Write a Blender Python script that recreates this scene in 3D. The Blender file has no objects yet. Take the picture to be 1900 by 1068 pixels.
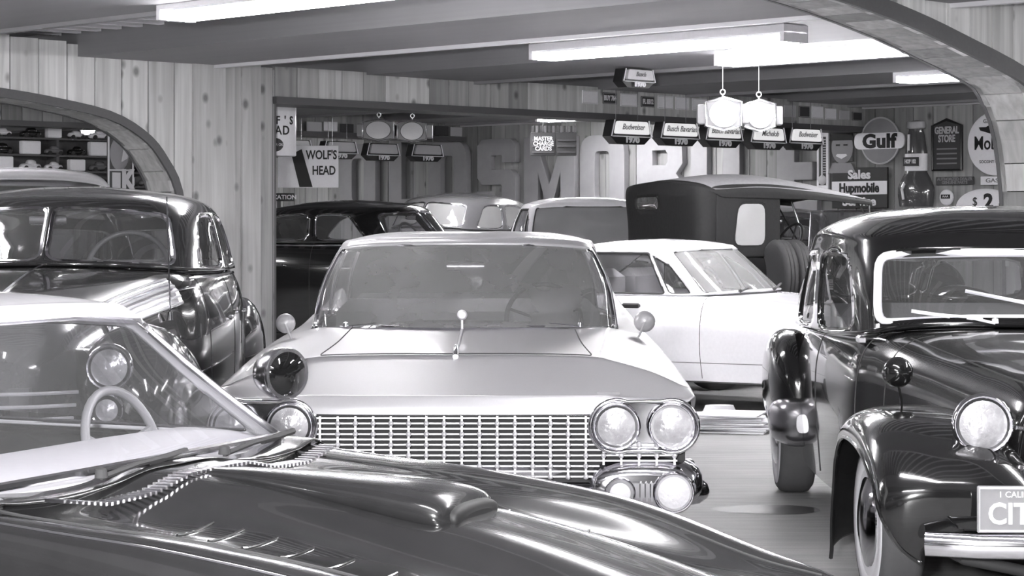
import bpy, math, random
import numpy as np
from mathutils import Vector, Matrix
random.seed(7)
S2 = math.sqrt(0.5)
PI = math.pi
col = bpy.context.scene.collection
scn = bpy.context.scene
# ------------------------------------------------------------------ camera
CAMZ = 1.55; F = 4000.0; HY = 408.0
cd = bpy.data.cameras.new('camera'); cam = bpy.data.objects.new('camera', cd); col.objects.link(cam)
cam.location = (0, 0, CAMZ); cam.rotation_euler = (PI/2, 0, 0)
cd.sensor_width = 36; cd.lens = 36*F/1900; cd.shift_y = -(534-HY)/1900; cd.clip_start = 0.05; cd.clip_end = 200
scn.camera = cam
# ------------------------------------------------------------------ world, exposure, flash
w = bpy.data.worlds.new('world'); scn.world = w; w.use_nodes = True
w.node_tree.nodes['Background'].inputs[0].default_value = (0.78, 0.77, 0.82, 1)
w.node_tree.nodes['Background'].inputs[1].default_value = 0.25
scn.view_settings.view_transform = 'Standard'; scn.view_settings.look = 'None'
scn.view_settings.exposure = 2.45; scn.view_settings.gamma = 1.0; scn.view_settings.use_curve_mapping = False
LAMP_E = 12.0
ld = bpy.data.lights.new('camera_flash', 'AREA'); ld.shape = 'DISK'; ld.size = 0.22; ld.energy = 130
lo = bpy.data.objects.new('camera_flash', ld); col.objects.link(lo); lo.location = (-0.42, -0.1, 1.78)
lo.rotation_euler = (math.radians(87), 0, 0)

# ------------------------------------------------------------------ materials
def newmat(name):
    m = bpy.data.materials.new(name); m.use_nodes = True
    return m, m.node_tree.nodes, m.node_tree.links, m.node_tree.nodes['Principled BSDF']
def G(v, tint=0.02): return (v*(1-tint*.4), v*(1-tint), v*(1+tint), 1)
def plain(name, v, rough=.5, metal=0, coat=0, bump=0, bscale=40, var=.06, spec=.5):
    m, n, l, b = newmat(name)
    b.inputs['Roughness'].default_value = rough; b.inputs['Metallic'].default_value = metal
    b.inputs['Coat Weight'].default_value = coat; b.inputs['Coat Roughness'].default_value = .03
    b.inputs['Specular IOR Level'].default_value = spec
    tc = n.new('ShaderNodeTexCoord'); nz = n.new('ShaderNodeTexNoise'); nz.inputs['Scale'].default_value = bscale
    nz.inputs['Detail'].default_value = 4
    l.new(tc.outputs['Object'], nz.inputs['Vector'])
    r = n.new('ShaderNodeMapRange'); r.inputs['To Min'].default_value = 1-var; r.inputs['To Max'].default_value = 1+var
    l.new(nz.outputs['Fac'], r.inputs['Value'])
    mx = n.new('ShaderNodeVectorMath'); mx.operation = 'SCALE'; mx.inputs[0].default_value = G(v)[:3]
    l.new(r.outputs[0], mx.inputs['Scale']); l.new(mx.outputs[0], b.inputs['Base Color'])
    if bump:
        bp = n.new('ShaderNodeBump'); bp.inputs['Strength'].default_value = bump; bp.inputs['Distance'].default_value = .01
        l.new(nz.outputs['Fac'], bp.inputs['Height']); l.new(bp.outputs[0], b.inputs['Normal'])
    return m
def wood(name, v0, v1, gs=1.0, knots=True, axis='z', rough=.6):
    m, n, l, b = newmat(name)
    b.inputs['Roughness'].default_value = rough
    tc = n.new('ShaderNodeNewGeometry'); oi = n.new('ShaderNodeObjectInfo')
    mp = n.new('ShaderNodeMapping')
    sc = {'z': (14, 14, .7), 'u': (.7, 14, 14)}[axis]
    if axis == 'u': mp.inputs['Rotation'].default_value = (0, 0, -PI/4)
    mp.inputs['Scale'].default_value = tuple(s*gs for s in sc)
    off = n.new('ShaderNodeVectorMath'); off.operation = 'MULTIPLY_ADD'
    cmb = n.new('ShaderNodeCombineXYZ')
    for i in range(3): l.new(oi.outputs['Random'], cmb.inputs[i])
    off.inputs[1].default_value = (37, 21, 53)
    l.new(cmb.outputs[0], off.inputs[0]); l.new(tc.outputs['Position'], off.inputs[2])
    l.new(off.outputs[0], mp.inputs['Vector'])
    nz = n.new('ShaderNodeTexNoise'); nz.inputs['Scale'].default_value = 1; nz.inputs['Detail'].default_value = 6; nz.inputs['Distortion'].default_value = .6
    l.new(mp.outputs[0], nz.inputs['Vector'])
    rr = n.new('ShaderNodeMapRange'); rr.inputs['To Min'].default_value = v0; rr.inputs['To Max'].default_value = v1
    l.new(oi.outputs['Random'], rr.inputs['Value'])
    gr = n.new('ShaderNodeMapRange'); gr.inputs['From Min'].default_value = .25; gr.inputs['From Max'].default_value = .75
    gr.inputs['To Min'].default_value = .66; gr.inputs['To Max'].default_value = 1.12
    l.new(nz.outputs['Fac'], gr.inputs['Value'])
    mu = n.new('ShaderNodeMath'); mu.operation = 'MULTIPLY'
    l.new(rr.outputs[0], mu.inputs[0]); l.new(gr.outputs[0], mu.inputs[1])
    out = mu.outputs[0]
    if knots:
        mp2 = n.new('ShaderNodeMapping'); mp2.inputs['Scale'].default_value = (2.1, 2.1, 1.5)
        l.new(off.outputs[0], mp2.inputs['Vector'])
        vo = n.new('ShaderNodeTexVoronoi'); vo.inputs['Scale'].default_value = 2.2
        l.new(mp2.outputs[0], vo.inputs['Vector'])
        kr = n.new('ShaderNodeMapRange'); kr.inputs['From Min'].default_value = .08; kr.inputs['From Max'].default_value = .21
        kr.inputs['To Min'].default_value = .38; kr.inputs['To Max'].default_value = 1
        l.new(vo.outputs['Distance'], kr.inputs['Value'])
        m2 = n.new('ShaderNodeMath'); m2.operation = 'MULTIPLY'
        l.new(out, m2.inputs[0]); l.new(kr.outputs[0], m2.inputs[1]); out = m2.outputs[0]
    cb = n.new('ShaderNodeCombineColor')
    for i in range(3): l.new(out, cb.inputs[i])
    l.new(cb.outputs[0], b.inputs['Base Color'])
    bp = n.new('ShaderNodeBump'); bp.inputs['Strength'].default_value = .25; bp.inputs['Distance'].default_value = .004
    l.new(nz.outputs['Fac'], bp.inputs['Height']); l.new(bp.outputs[0], b.inputs['Normal'])
    return m
def glassm(name, tint=.7, haze=.06, hv=.5, refl=1.0, rough=.01, fk=.8):
    m = bpy.data.materials.new(name); m.use_nodes = True; n = m.node_tree.nodes; l = m.node_tree.links
    n.clear(); out = n.new('ShaderNodeOutputMaterial')
    tr = n.new('ShaderNodeBsdfTransparent'); tr.inputs[0].default_value = (tint, tint, tint*1.02, 1)
    df = n.new('ShaderNodeBsdfDiffuse')
    nz = n.new('ShaderNodeTexNoise'); nz.inputs['Scale'].default_value = 4; nz.inputs['Detail'].default_value = 5
    tc = n.new('ShaderNodeTexCoord'); l.new(tc.outputs['Object'], nz.inputs[0])
    df.inputs[0].default_value = (hv, hv, hv, 1)
    gl = n.new('ShaderNodeBsdfGlossy'); gl.inputs['Roughness'].default_value = rough; gl.inputs[0].default_value = (refl, refl, refl, 1)
    m1 = n.new('ShaderNodeMixShader'); m1.inputs[0].default_value = haze
    mh = n.new('ShaderNodeMapRange'); mh.inputs['To Min'].default_value = haze*.88; mh.inputs['To Max'].default_value = haze*1.12
    l.new(nz.outputs['Fac'], mh.inputs['Value']); l.new(mh.outputs[0], m1.inputs[0])
    l.new(tr.outputs[0], m1.inputs[1]); l.new(df.outputs[0], m1.inputs[2])
    fr = n.new('ShaderNodeFresnel'); fr.inputs[0].default_value = 1.55
    mf = n.new('ShaderNodeMath'); mf.operation = 'MULTIPLY_ADD'; mf.inputs[1].default_value = fk; mf.inputs[2].default_value = .02
    l.new(fr.outputs[0], mf.inputs[0])
    m2 = n.new('ShaderNodeMixShader'); l.new(mf.outputs[0], m2.inputs[0]); l.new(m1.outputs[0], m2.inputs[1]); l.new(gl.outputs[0], m2.inputs[2])
    l.new(m2.outputs[0], out.inputs[0])
    return m
def emit(name, v, base=.9):
    m, n, l, b = newmat(name)
    b.inputs['Base Color'].default_value = (base, base, base, 1)
    b.inputs['Emission Color'].default_value = (1, .99, 1, 1); b.inputs['Emission Strength'].default_value = v
    return m
M = {}
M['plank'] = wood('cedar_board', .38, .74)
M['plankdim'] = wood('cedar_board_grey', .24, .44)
M['plankpale'] = wood('cedar_board_pale_lit', .70, .96)  # pale boards, tone raised further to paint in the flash's light
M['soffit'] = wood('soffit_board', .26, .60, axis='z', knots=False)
M['trimdark'] = plain('dark_stained_trim', .10, .5, var=.15)
M['beam'] = plain('painted_beam', .31, .7, var=.1, bscale=6)
M['deck'] = plain('ceiling_deck', .14, .7, var=.15, bscale=5)
M['lit_stripe'] = plain('white_lit_stripe', .85, .6)
M['moulding'] = plain('pale_moulding', .6, .5, var=.15, bscale=8)
M['lampbody'] = plain('white_enamel', .85, .3)
M['tube'] = emit('fluorescent_tube', LAMP_E)
M['chrome'] = plain('chrome', .82, .09, metal=1, var=.03)
M['chromeR'] = plain('brushed_chrome', .8, .22, metal=1, var=.06)
M['black'] = plain('black_paint', .010, .15, coat=1, var=.2)
M['black2'] = plain('black_paint_worn', .02, .22, coat=.8, var=.3, bscale=12)
M['darkred'] = plain('deep_paint', .028, .14, coat=1, var=.2)
M['grey'] = plain('grey_paint', .17, .25, coat=.7)
M['silver'] = plain('silver_paint', .50, .36, metal=.25, coat=.5, var=.05, bscale=200)
M['white'] = plain('white_paint', .82, .22, coat=.6)
M['rubber'] = plain('rubber', .035, .75, bump=.15, bscale=60)
M['rubbertr'] = plain('dusty_rubber', .10, .8, bump=.15, bscale=60)
M['whitewall'] = plain('whitewall', .72, .6)
M['seat'] = plain('seat_cloth', .26, .8, bump=.2, bscale=90)
M['seatlight'] = plain('pale_leather', .5, .6, bump=.1)
M['dash'] = plain('pale_dashboard', .62, .5)
M['dashdark'] = plain('dark_dashboard', .07, .5)
M['interior'] = plain('cabin_lining', .22, .8)
M['ebony'] = plain('steering_wheel_plastic', .28, .3)
M['canvas'] = plain('black_canvas', .014, .75, bump=.3, bscale=30, var=.2)
M['canvastop'] = plain('pale_canvas', .30, .8, bump=.2, bscale=30, var=.2)  # paler tone, laid over the top of the black canopy
M['glass'] = glassm('window_glass', .90, .09, .6, fk=.5)
M['glasshz'] = glassm('hazed_window_glass', .75, .34, .6)  # diffuse haze mixed in to make the panes paler
M['glassfg'] = glassm('near_windshield_glass', .92, .07, .6, fk=.35)
M['glassclear'] = glassm('clear_glass', .95, .02, .6, fk=.3)
M['glasswh'] = glassm('brightened_window_glass', .5, .45, .8)  # bright reflection painted in as white diffuse haze
M['lens'] = plain('lamp_lens', .62, .2, metal=.4, bump=1.0, bscale=22, var=.5)
M['amber'] = plain('frosted_lens', .62, .25, bump=.6, bscale=60)
M['darklens'] = plain('dark_glass', .012, .05, coat=1)
M['signwhite'] = plain('white_sign_face', .95, .4)
M['signgrey'] = plain('grey_sign_face', .55, .4)
M['signblack'] = plain('black_sign_face', .02, .4)
M['signdark'] = plain('dark_sign_face', .06, .5)
M['ink'] = plain('black_ink', .015, .6)
M['inkgrey'] = plain('grey_ink', .25, .6)
M['inkwhite'] = plain('white_ink', .85, .6)
M['backlit'] = emit('backlit_panel', 1.0)
M['lantern'] = emit('lantern_panel', 2.2)
M['lantern2'] = plain('unlit_lantern_panel', .5, .3, bump=.1, bscale=90)
M['lanterncase'] = plain('lantern_case', .2, .4)
M['paper'] = plain('paper', .8, .7)
M['grillebar'] = plain('bright_alloy', .72, .3, metal=.35)
M['markerlens'] = plain('dark_marker_lens', .12, .2, coat=.6)
M['plateface'] = plain('plate_face', .27, .4)
M['letter'] = plain('painted_wood_letter', .30, .6, var=.12, bscale=8)
M['shadegap'] = plain('dark_backing', .05, .8)
def floor_mat():
    m, n, l, b = newmat('worn_concrete')
    b.inputs['Roughness'].default_value = .55
    g = n.new('ShaderNodeNewGeometry')
    a = n.new('ShaderNodeTexNoise'); a.inputs['Scale'].default_value = 1.3; a.inputs['Detail'].default_value = 6; l.new(g.outputs['Position'], a.inputs[0])
    mp = n.new('ShaderNodeMapping'); mp.inputs['Rotation'].default_value = (0, 0, math.radians(-25)); mp.inputs['Scale'].default_value = (1.5, 16, 1)
    l.new(g.outputs['Position'], mp.inputs[0])
    c = n.new('ShaderNodeTexNoise'); c.inputs['Scale'].default_value = 1; c.inputs['Detail'].default_value = 5; l.new(mp.outputs[0], c.inputs[0])
    f = n.new('ShaderNodeTexNoise'); f.inputs['Scale'].default_value = 120; l.new(g.outputs['Position'], f.inputs[0])
    s = n.new('ShaderNodeMath'); s.operation = 'ADD'; l.new(a.outputs[0], s.inputs[0]); l.new(c.outputs[0], s.inputs[1])
    s2 = n.new('ShaderNodeMath'); s2.operation = 'MULTIPLY_ADD'; s2.inputs[1].default_value = .5; l.new(f.outputs[0], s2.inputs[0]); l.new(s.outputs[0], s2.inputs[2])
    r = n.new('ShaderNodeMapRange'); r.inputs['From Min'].default_value = .8; r.inputs['From Max'].default_value = 1.7
    r.inputs['To Min'].default_value = .22; r.inputs['To Max'].default_value = .44; l.new(s2.outputs[0], r.inputs[0])
    cb = n.new('ShaderNodeCombineColor')
    for i in range(3): l.new(r.outputs[0], cb.inputs[i])
    l.new(cb.outputs[0], b.inputs['Base Color'])
    return m
M['floor'] = floor_mat()
M['stain'] = plain('oil_stain', .07, .35, var=.3, bscale=9)

# ------------------------------------------------------------------ helpers
def link(name, me, mat, parent=None, smooth=False):
    o = bpy.data.objects.new(name, me); col.objects.link(o)
    if mat is not None and len(me.materials) == 0: me.materials.append(mat)
    if parent is not None: o.parent = parent
    if smooth and hasattr(me, 'polygons'):
        me.polygons.foreach_set('use_smooth', [True]*len(me.polygons))
    return o
class MB:
    def __init__(s): s.v = []; s.f = []; s.sm = []
    def add(s, vs, fs, smooth=False):
        k = len(s.v); s.v += [tuple(p) for p in vs]; s.f += [tuple(i+k for i in f) for f in fs]; s.sm += [smooth]*len(fs)
    def box(s, c, d, rz=0, bev=0):
        x, y, z = d[0]/2, d[1]/2, d[2]/2; ca, sa = math.cos(rz), math.sin(rz)
        if bev <= 0:
            P = [(-x,-y,-z),(x,-y,-z),(x,y,-z),(-x,y,-z),(-x,-y,z),(x,-y,z),(x,y,z),(-x,y,z)]
            Fc = [(3,2,1,0),(4,5,6,7),(0,1,5,4),(1,2,6,5),(2,3,7,6),(3,0,4,7)]
        else:
            P = []
            for zz, k in ((-z, bev), (-z+bev, 0), (z-bev, 0), (z, bev)):
                P += [(-x+k,-y+k,zz),(x-k,-y+k,zz),(x-k,y-k,zz),(-x+k,y-k,zz)]
            Fc = [(3,2,1,0),(12,13,14,15)]
            for r in range(3):
                for i in range(4):
                    j = (i+1) % 4; Fc.append((r*4+i, r*4+j, r*4+4+j, r*4+4+i))
        s.add([(c[0]+p[0]*ca-p[1]*sa, c[1]+p[0]*sa+p[1]*ca, c[2]+p[2]) for p in P], Fc)
        return s
    def tube(s, path, r, seg=8, closed=False, flat=1.0):
        P = [Vector(p) for p in path]; n = len(P); R = r if isinstance(r, (list, tuple)) else [r]*n
        rings = []; prev = None
        for i in range(n):
            if closed: t = P[(i+1) % n]-P[i-1]
            else: t = P[min(i+1, n-1)]-P[max(i-1, 0)]
            t.normalize()
            if prev is None:
                a = Vector((0, 0, 1)) if abs(t.z) < .9 else Vector((1, 0, 0)); nn = t.cross(a).normalized()
            else:
                nn = (prev - t*prev.dot(t)).normalized()
            prev = nn; bb = t.cross(nn)
            rings.append([P[i]+(nn*math.cos(2*PI*k/seg)+bb*math.sin(2*PI*k/seg)*flat)*R[i] for k in range(seg)])
        vs = [p for rg in rings for p in rg]; fs = []
        for i in range(n if closed else n-1):
            j = (i+1) % n
            for k in range(seg):
                k2 = (k+1) % seg; fs.append((i*seg+k, i*seg+k2, j*seg+k2, j*seg+k))
        if not closed: fs += [tuple(range(seg))[::-1], tuple((n-1)*seg+k for k in range(seg))]
        s.add(vs, fs, True); return s
    def lathe(s, prof, c=(0,0,0), axis='z', seg=24, sx=1, sy=1, mat=None):
        # prof: list (r, h) ; axis direction
        vs = []; fs = []; n = len(prof)
        for r, h in prof:
            for k in range(seg):
                a = 2*PI*k/seg; x, y = r*math.cos(a)*sx, r*math.sin(a)*sy
                p = {'z': (x, y, h), 'y': (x, h, y), '-y': (x, -h, y), 'x': (h, x, y)}[axis]
                if mat is not None: p = tuple(mat @ Vector(p))
                vs.append((c[0]+p[0], c[1]+p[1], c[2]+p[2]))
        for i in range(n-1):
            for k in range(seg):
                k2 = (k+1) % seg; fs.append((i*seg+k, i*seg+k2, (i+1)*seg+k2, (i+1)*seg+k))
        if prof[0][0] > 1e-4: fs.append(tuple(range(seg))[::-1])
        if prof[-1][0] > 1e-4: fs.append(tuple((n-1)*seg+k for k in range(seg)))
        s.add(vs, fs, True); return s
    def prism(s, poly, y0, y1, smooth=False):   # polygon in (x,z) extruded along y
        n = len(poly)
        s.add([(x, y0, z) for x, z in poly]+[(x, y1, z) for x, z in poly],
              [tuple(range(n)), tuple(range(2*n-1, n-1, -1))]+[(i, i+n, (i+1) % n+n, (i+1) % n) for i in range(n)], smooth)
        return s
    def build(s, name, mat, parent=None):
        me = bpy.data.meshes.new(name); me.from_pydata(s.v, [], s.f)
        me.polygons.foreach_set('use_smooth', s.sm); me.update()
        if any(s.sm): 
            try: me.set_sharp_from_angle(angle=math.radians(50))
            except Exception: pass
        return link(name, me, mat, parent)
def thing(name, label, cat, loc=(0,0,0), rz=0, group=None, sc=None):
    o = bpy.data.objects.new(name, None); col.objects.link(o); o.location = loc; o.rotation_euler = (0, 0, rz)
    o['label'] = label; o['category'] = cat
    if group: o['group'] = group
    if sc: o.scale = sc
    return o
def tag(o, label, cat, group=None, loc=None, rz=None):
    o['label'] = label; o['category'] = cat
    if group: o['group'] = group
    if loc is not None: o.location = loc
    if rz is not None: o.rotation_euler = (0, 0, rz)
    return o
def children_of(o, allobs): return [c for c in allobs if c.parent == o]
def copy_tree(o, allobs, parent=None):
    c = o.copy(); col.objects.link(c); c.parent = parent
    for ch in children_of(o, allobs): copy_tree(ch, allobs, c)
    return c
def tree_obs(o):
    return [x for x in bpy.data.objects if x.parent is not None]
def text(name, body, parent, loc, size, mat, xs=1.0, ext=.004, off=0.0, rx=PI/2, align='CENTER', shear=0, rz=0, sp=1.0):
    c = bpy.data.curves.new(name, 'FONT'); c.body = body; c.size = size; c.extrude = ext; c.offset = off
    c.align_x = align; c.align_y = 'CENTER'; c.shear = shear; c.space_line = .85; c.resolution_u = 3; c.space_character = sp
    c.materials.append(mat); o = bpy.data.objects.new(name, c); col.objects.link(o)
    o.location = loc; o.rotation_euler = (rx, 0, rz); o.scale = (xs, 1, 1)
    if parent is not None: o.parent = parent
    return o
# --- surfaces through control grids
def cw(t):
    t2 = t*t; t3 = t2*t
    return np.stack([-.5*t3+t2-.5*t, 1.5*t3-2.5*t2+1, -1.5*t3+2*t2+.5*t, .5*t3-.5*t2], -1)
class Surf:
    def __init__(s, C, closed=False):
        s.C = np.array(C, float); s.closed = closed; s.V, s.U = s.C.shape[:2]
    def __call__(s, u, v):
        u = np.atleast_1d(np.asarray(u, float)); v = np.atleast_1d(np.asarray(v, float))
        if s.closed: u = np.mod(u, s.U); iu = np.floor(u).astype(int)
        else: u = np.clip(u, 0, s.U-1); iu = np.minimum(np.floor(u).astype(int), s.U-2)
        v = np.clip(v, 0, s.V-1); iv = np.minimum(np.floor(v).astype(int), s.V-2)
        wu = cw(u-iu); wv = cw(v-iv); out = np.zeros((len(u), 3))
        C = s.C
        def row(a, b):
            if s.closed: return C[a, np.mod(b, s.U)]
            bb = np.clip(b, 0, s.U-1); r = C[a, bb].copy()
            lo = b < 0; hi = b > s.U-1
            r[lo] = 2*C[a[lo], 0]-C[a[lo], 1]; r[hi] = 2*C[a[hi], s.U-1]-C[a[hi], s.U-2]
            return r
        for j in range(4):
            av = iv+j-1; lo = av < 0; hi = av > s.V-1; ac = np.clip(av, 0, s.V-1)
            for i in range(4):
                p = row(ac, iu+i-1)
                if lo.any(): p[lo] = 2*row(np.zeros(lo.sum(), int), (iu+i-1)[lo])-row(np.ones(lo.sum(), int), (iu+i-1)[lo])
                if hi.any(): p[hi] = 2*row(np.full(hi.sum(), s.V-1), (iu+i-1)[hi])-row(np.full(hi.sum(), s.V-2), (iu+i-1)[hi])
                out += p*(wu[:, i]*wv[:, j])[:, None]
        return out
def rpoly(corners, r=.15, n=5):
    out = []; k = len(corners)
    for i in range(k):
        a, b, c = (np.array(corners[j % k], float) for j in (i-1, i, i+1))
        d1 = a-b; d2 = c-b; l1 = np.linalg.norm(d1); l2 = np.linalg.norm(d2)
        q = min(r, l1*.48, l2*.48); p1 = b+d1/l1*q; p2 = b+d2/l2*q
        for t in np.linspace(0, 1, n): out.append((1-t)**2*p1+2*t*(1-t)*b+t*t*p2)
    return np.array(out)
def densify(poly, n=4):
    out = []
    for i in range(len(poly)):
        a, b = poly[i], poly[(i+1) % len(poly)]
        for t in range(n): out.append(a+(b-a)*t/n)
    return np.array(out)
def inside(pts, poly):
    x, y = pts[:, 0], pts[:, 1]; ins = np.zeros(len(pts), bool); n = len(poly)
    for i in range(n):
        x1, y1 = poly[i]; x2, y2 = poly[(i+1) % n]
        c = ((y1 > y) != (y2 > y)) & (x < (x2-x1)*(y-y1)/((y2-y1)+1e-12)+x1)
        ins ^= c
    return ins
def shell(name, S, mat, parent, nu, nv, wins=(), u0=0.0, thick=0.0, vrange=None, urange=None):
    """wins: list of dict(poly, name, mat, frame_r, frame_mat) ; mat None = an opening"""
    ur = urange or ((u0, u0+S.U) if S.closed else (0, S.U-1)); vr = vrange or (0, S.V-1)
    us = np.linspace(ur[0], ur[1], nu+1); vs = np.linspace(vr[0], vr[1], nv+1)
    du = us[1]-us[0]; dv = vs[1]-vs[0]
    UU, VV = np.meshgrid(us, vs); P = np.stack([UU.ravel(), VV.ravel()], 1)
    for wd in wins:
        pl = wd['poly']/np.array([du, dv]); A = P/np.array([du, dv])
        m = (A[:, 0] > pl[:, 0].min()-1) & (A[:, 0] < pl[:, 0].max()+1) & (A[:, 1] > pl[:, 1].min()-1) & (A[:, 1] < pl[:, 1].max()+1)
        idx = np.where(m)[0]
        if len(idx) == 0: continue
        q = A[idx]; best = np.full(len(idx), 1e9); bp = q.copy()
        for i in range(len(pl)):
            a, b = pl[i], pl[(i+1) % len(pl)]; d = b-a; L = d@d
            if L < 1e-12: continue
            t = np.clip(((q-a)@d)/L, 0, 1); pr = a+t[:, None]*d; ds = np.linalg.norm(pr-q, axis=1)
            k = ds < best; best[k] = ds[k]; bp[k] = pr[k]
        k = best < .56; P[idx[k]] = bp[k]*np.array([du, dv])
    X = S(P[:, 0], P[:, 1])
    i, j = np.meshgrid(np.arange(nu), np.arange(nv)); a = (j*(nu+1)+i).ravel()
    Fa = np.stack([a, a+1, a+nu+2, a+nu+1], 1)
    cen = P[Fa].mean(1); own = np.full(len(Fa), -1)
    for k, wd in enumerate(wins): own[inside(cen, wd['poly']) & (own < 0)] = k
    def mk(nm, sel, mt, par):
        f = Fa[sel]; used, inv = np.unique(f, return_inverse=True); f = inv.reshape(f.shape)
        me = bpy.data.meshes.new(nm); me.from_pydata(X[used].tolist(), [], f.tolist()); 
        me.validate(); me.polygons.foreach_set('use_smooth', [True]*len(me.polygons)); me.update()
        return link(nm, me, mt, par)
    o = mk(name, own == -1, mat, parent)
    if thick:
        md = o.modifiers.new('solid', 'SOLIDIFY'); md.thickness = thick; md.offset = 0
    for k, wd in enumerate(wins):
        pp = densify(wd['poly'], 3)
        g = None
        if wd.get('mat') is not None and (own == k).any(): g = mk(wd.get('name', 'window_glass'), own == k, wd['mat'], wd.get('parent', parent))
        if wd.get('frame_r'):
            X3 = S(pp[:, 0], pp[:, 1])
            MB().tube([tuple(p) for p in X3], wd['frame_r'], 6, closed=True).build(wd.get('fname', 'window_frame'), wd['frame_mat'], g if g else parent)
    return o
def mirror_loop(half):   # half loop from front centre to rear centre (both x=0) -> closed loop
    h = [np.array(p, float) for p in half]
    return h + [p*np.array([-1, 1, 1]) for p in h[-2:0:-1]]
def mirror_prof(half):   # centre -> outside ; returns left..centre..right
    h = [np.array(p, float) for p in half]
    return [p*np.array([-1, 1, 1]) for p in h[:0:-1]] + h
def W(poly, mat='glass', name='window_glass', fr=.012, fm='chrome', parent=None, r=.15):
    return dict(poly=rpoly(poly, r), mat=M[mat] if mat else None, name=name, frame_r=fr, frame_mat=M[fm] if fm else None, **({'parent': parent} if parent else {}))
def mirw(wl):            # mirrored copies of windows for u -> -u
    out = []
    for wd in wl:
        out.append(wd); d = dict(wd); p = wd['poly'].copy(); p[:, 0] *= -1; d['poly'] = p; out.append(d)
    return out
def pod(name, st, mat, parent, seg=20, zmin=None, sub=5, pw=2.0, mx=1):
    """closed lofted body: stations (x,y,z,rx,rz) cross-section in the xz plane"""
    A = np.array(st, float); n = len(A); C = A[:, None, :]
    ts = np.linspace(0, n-1, (n-1)*sub+1); it = np.minimum(ts.astype(int), n-2); wt = cw(ts-it)
    R = np.zeros((len(ts), 5))
    for j in range(4):
        k = it+j-1; kk = np.clip(k, 0, n-1); p = A[kk].copy()
        p[k < 0] = 2*A[0]-A[1]; p[k > n-1] = 2*A[-1]-A[-2]; R += p*wt[:, j][:, None]
    vs = []; fs = []
    for x, y, z, rx, rz in R:
        rx = max(rx, .002); rz = max(rz, .002)
        for k in range(seg):
            a = 2*PI*k/seg; ca, sa = math.cos(a), math.sin(a)
            zz = z+rz*math.copysign(abs(sa)**(2/pw), sa); xx = x+rx*math.copysign(abs(ca)**(2/pw), ca)
            if zmin is not None: zz = max(zz, zmin)
            vs.append((xx*mx, y, zz))
    m = len(R)
    for i in range(m-1):
        for k in range(seg):
            k2 = (k+1) % seg; fs.append((i*seg+k, i*seg+k2, (i+1)*seg+k2, (i+1)*seg+k))
    fs += [tuple(range(seg)), tuple((m-1)*seg+k for k in range(seg))]
    b = MB(); b.add(vs, fs, True); return b.build(name, mat, parent)
# --- car pieces
def wheel(parent, loc, r=.33, wd=.16, steer=0, wall='whitewall', hub=.19, side=-1, tmat='rubber'):
    h = wd/2
    o = MB().lathe([(r*.62, -h*.7), (r*.72, -h*.95), (r*.9, -h), (r*.975, -h*.8), (r, -h*.5), (r, h*.5), (r*.975, h*.8), (r*.9, h), (r*.72, h*.95), (r*.62, h*.7)], axis='x', seg=36).build('wheel', M[tmat], parent)
    o.location = loc; o.rotation_euler = (0, 0, steer)
    s = side
    MB().lathe([(r*.63, s*h*.9), (r*.66, s*h*1.0), (r*.84, s*h*1.035), (r*.86, s*h*.98)], axis='x', seg=36).build('whitewall_band' if wall == 'whitewall' else 'sidewall_band', M[wall], o)
    MB().lathe([(r*.64, s*h*.75), (r*.62, s*h*.92), (hub, s*h*.8), (hub*.95, s*h*1.05), (hub*.6, s*h*1.25), (.03, s*h*1.35), (.001, s*h*1.36)], axis='x', seg=28).build('hubcap', M['chrome'], o)
    return o
def headlamp(parent, loc, r=.095, depth=.12, name='headlamp', hood=False, house='chrome', lens='lens', rim=True, tiltx=0, rz=0):
    b = MB().lathe([(.004, -depth), (r*.45, -depth*.92), (r*.8, -depth*.6), (r, -depth*.1), (r*1.04, 0)], axis='-y', seg=28)
    o = b.build(name, M[house], parent); o.location = loc; o.rotation_euler = (tiltx, 0, rz)
    if rim: MB().lathe([(r*.93, .012), (r*1.0, .022), (r*1.07, .012), (r*1.08, -.01), (r*.99, -.012)], axis='-y', seg=32).build('rim', M['chrome'], o)
    MB().lathe([(r*.96, 0), (r*.8, r*.16), (r*.5, r*.27), (r*.2, r*.32), (.001, r*.33)], axis='-y', seg=32).build('lens', M[lens], o)
    return o
def steering(parent, loc, r=.2, tilt=1.1, mat='ebony', rz=0):
    b = MB(); b.tube([(r*math.cos(a), r*math.sin(a), 0) for a in np.linspace(0, 2*PI, 36, endpoint=False)], .013, 8, closed=True)
    for a in (0.3, PI-.3, -PI/2): b.tube([(0, 0, -.03), (r*math.cos(a)*.98, r*math.sin(a)*.98, 0)], .009, 6)
    b.lathe([(.05, -.05), (.045, -.02), (.001, -.01)], seg=14)
    o = b.build('steering_wheel', M[mat], parent); o.location = loc; o.rotation_euler = (tilt, 0, rz); return o
def seat_obj(parent, loc, w_=1.2, h=.5, mat='seat', name='seat'):
    b = MB(); b.box((0, 0, .1), (w_, .5, .2), bev=.05); b.box((0, .3, h/2+.1), (w_, .18, h), bev=.07)
    o = b.build(name, M[mat], parent); o.location = loc; return o
def wiper(parent, a, b_, mat='chromeR', r=.006):
    a = Vector(a); b_ = Vector(b_); m = a.lerp(b_, .45)
    b = MB(); b.tube([a, m+Vector((0, -.015, .01)), b_], r, 6); d = (b_-a)*.3
    b.tube([b_-d, b_+d], r*1.3, 6); b.lathe([(.016, 0), (.014, .02), (.001, .025)], c=tuple(a), seg=10)
    return b.build('wiper', M[mat], parent)
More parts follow.
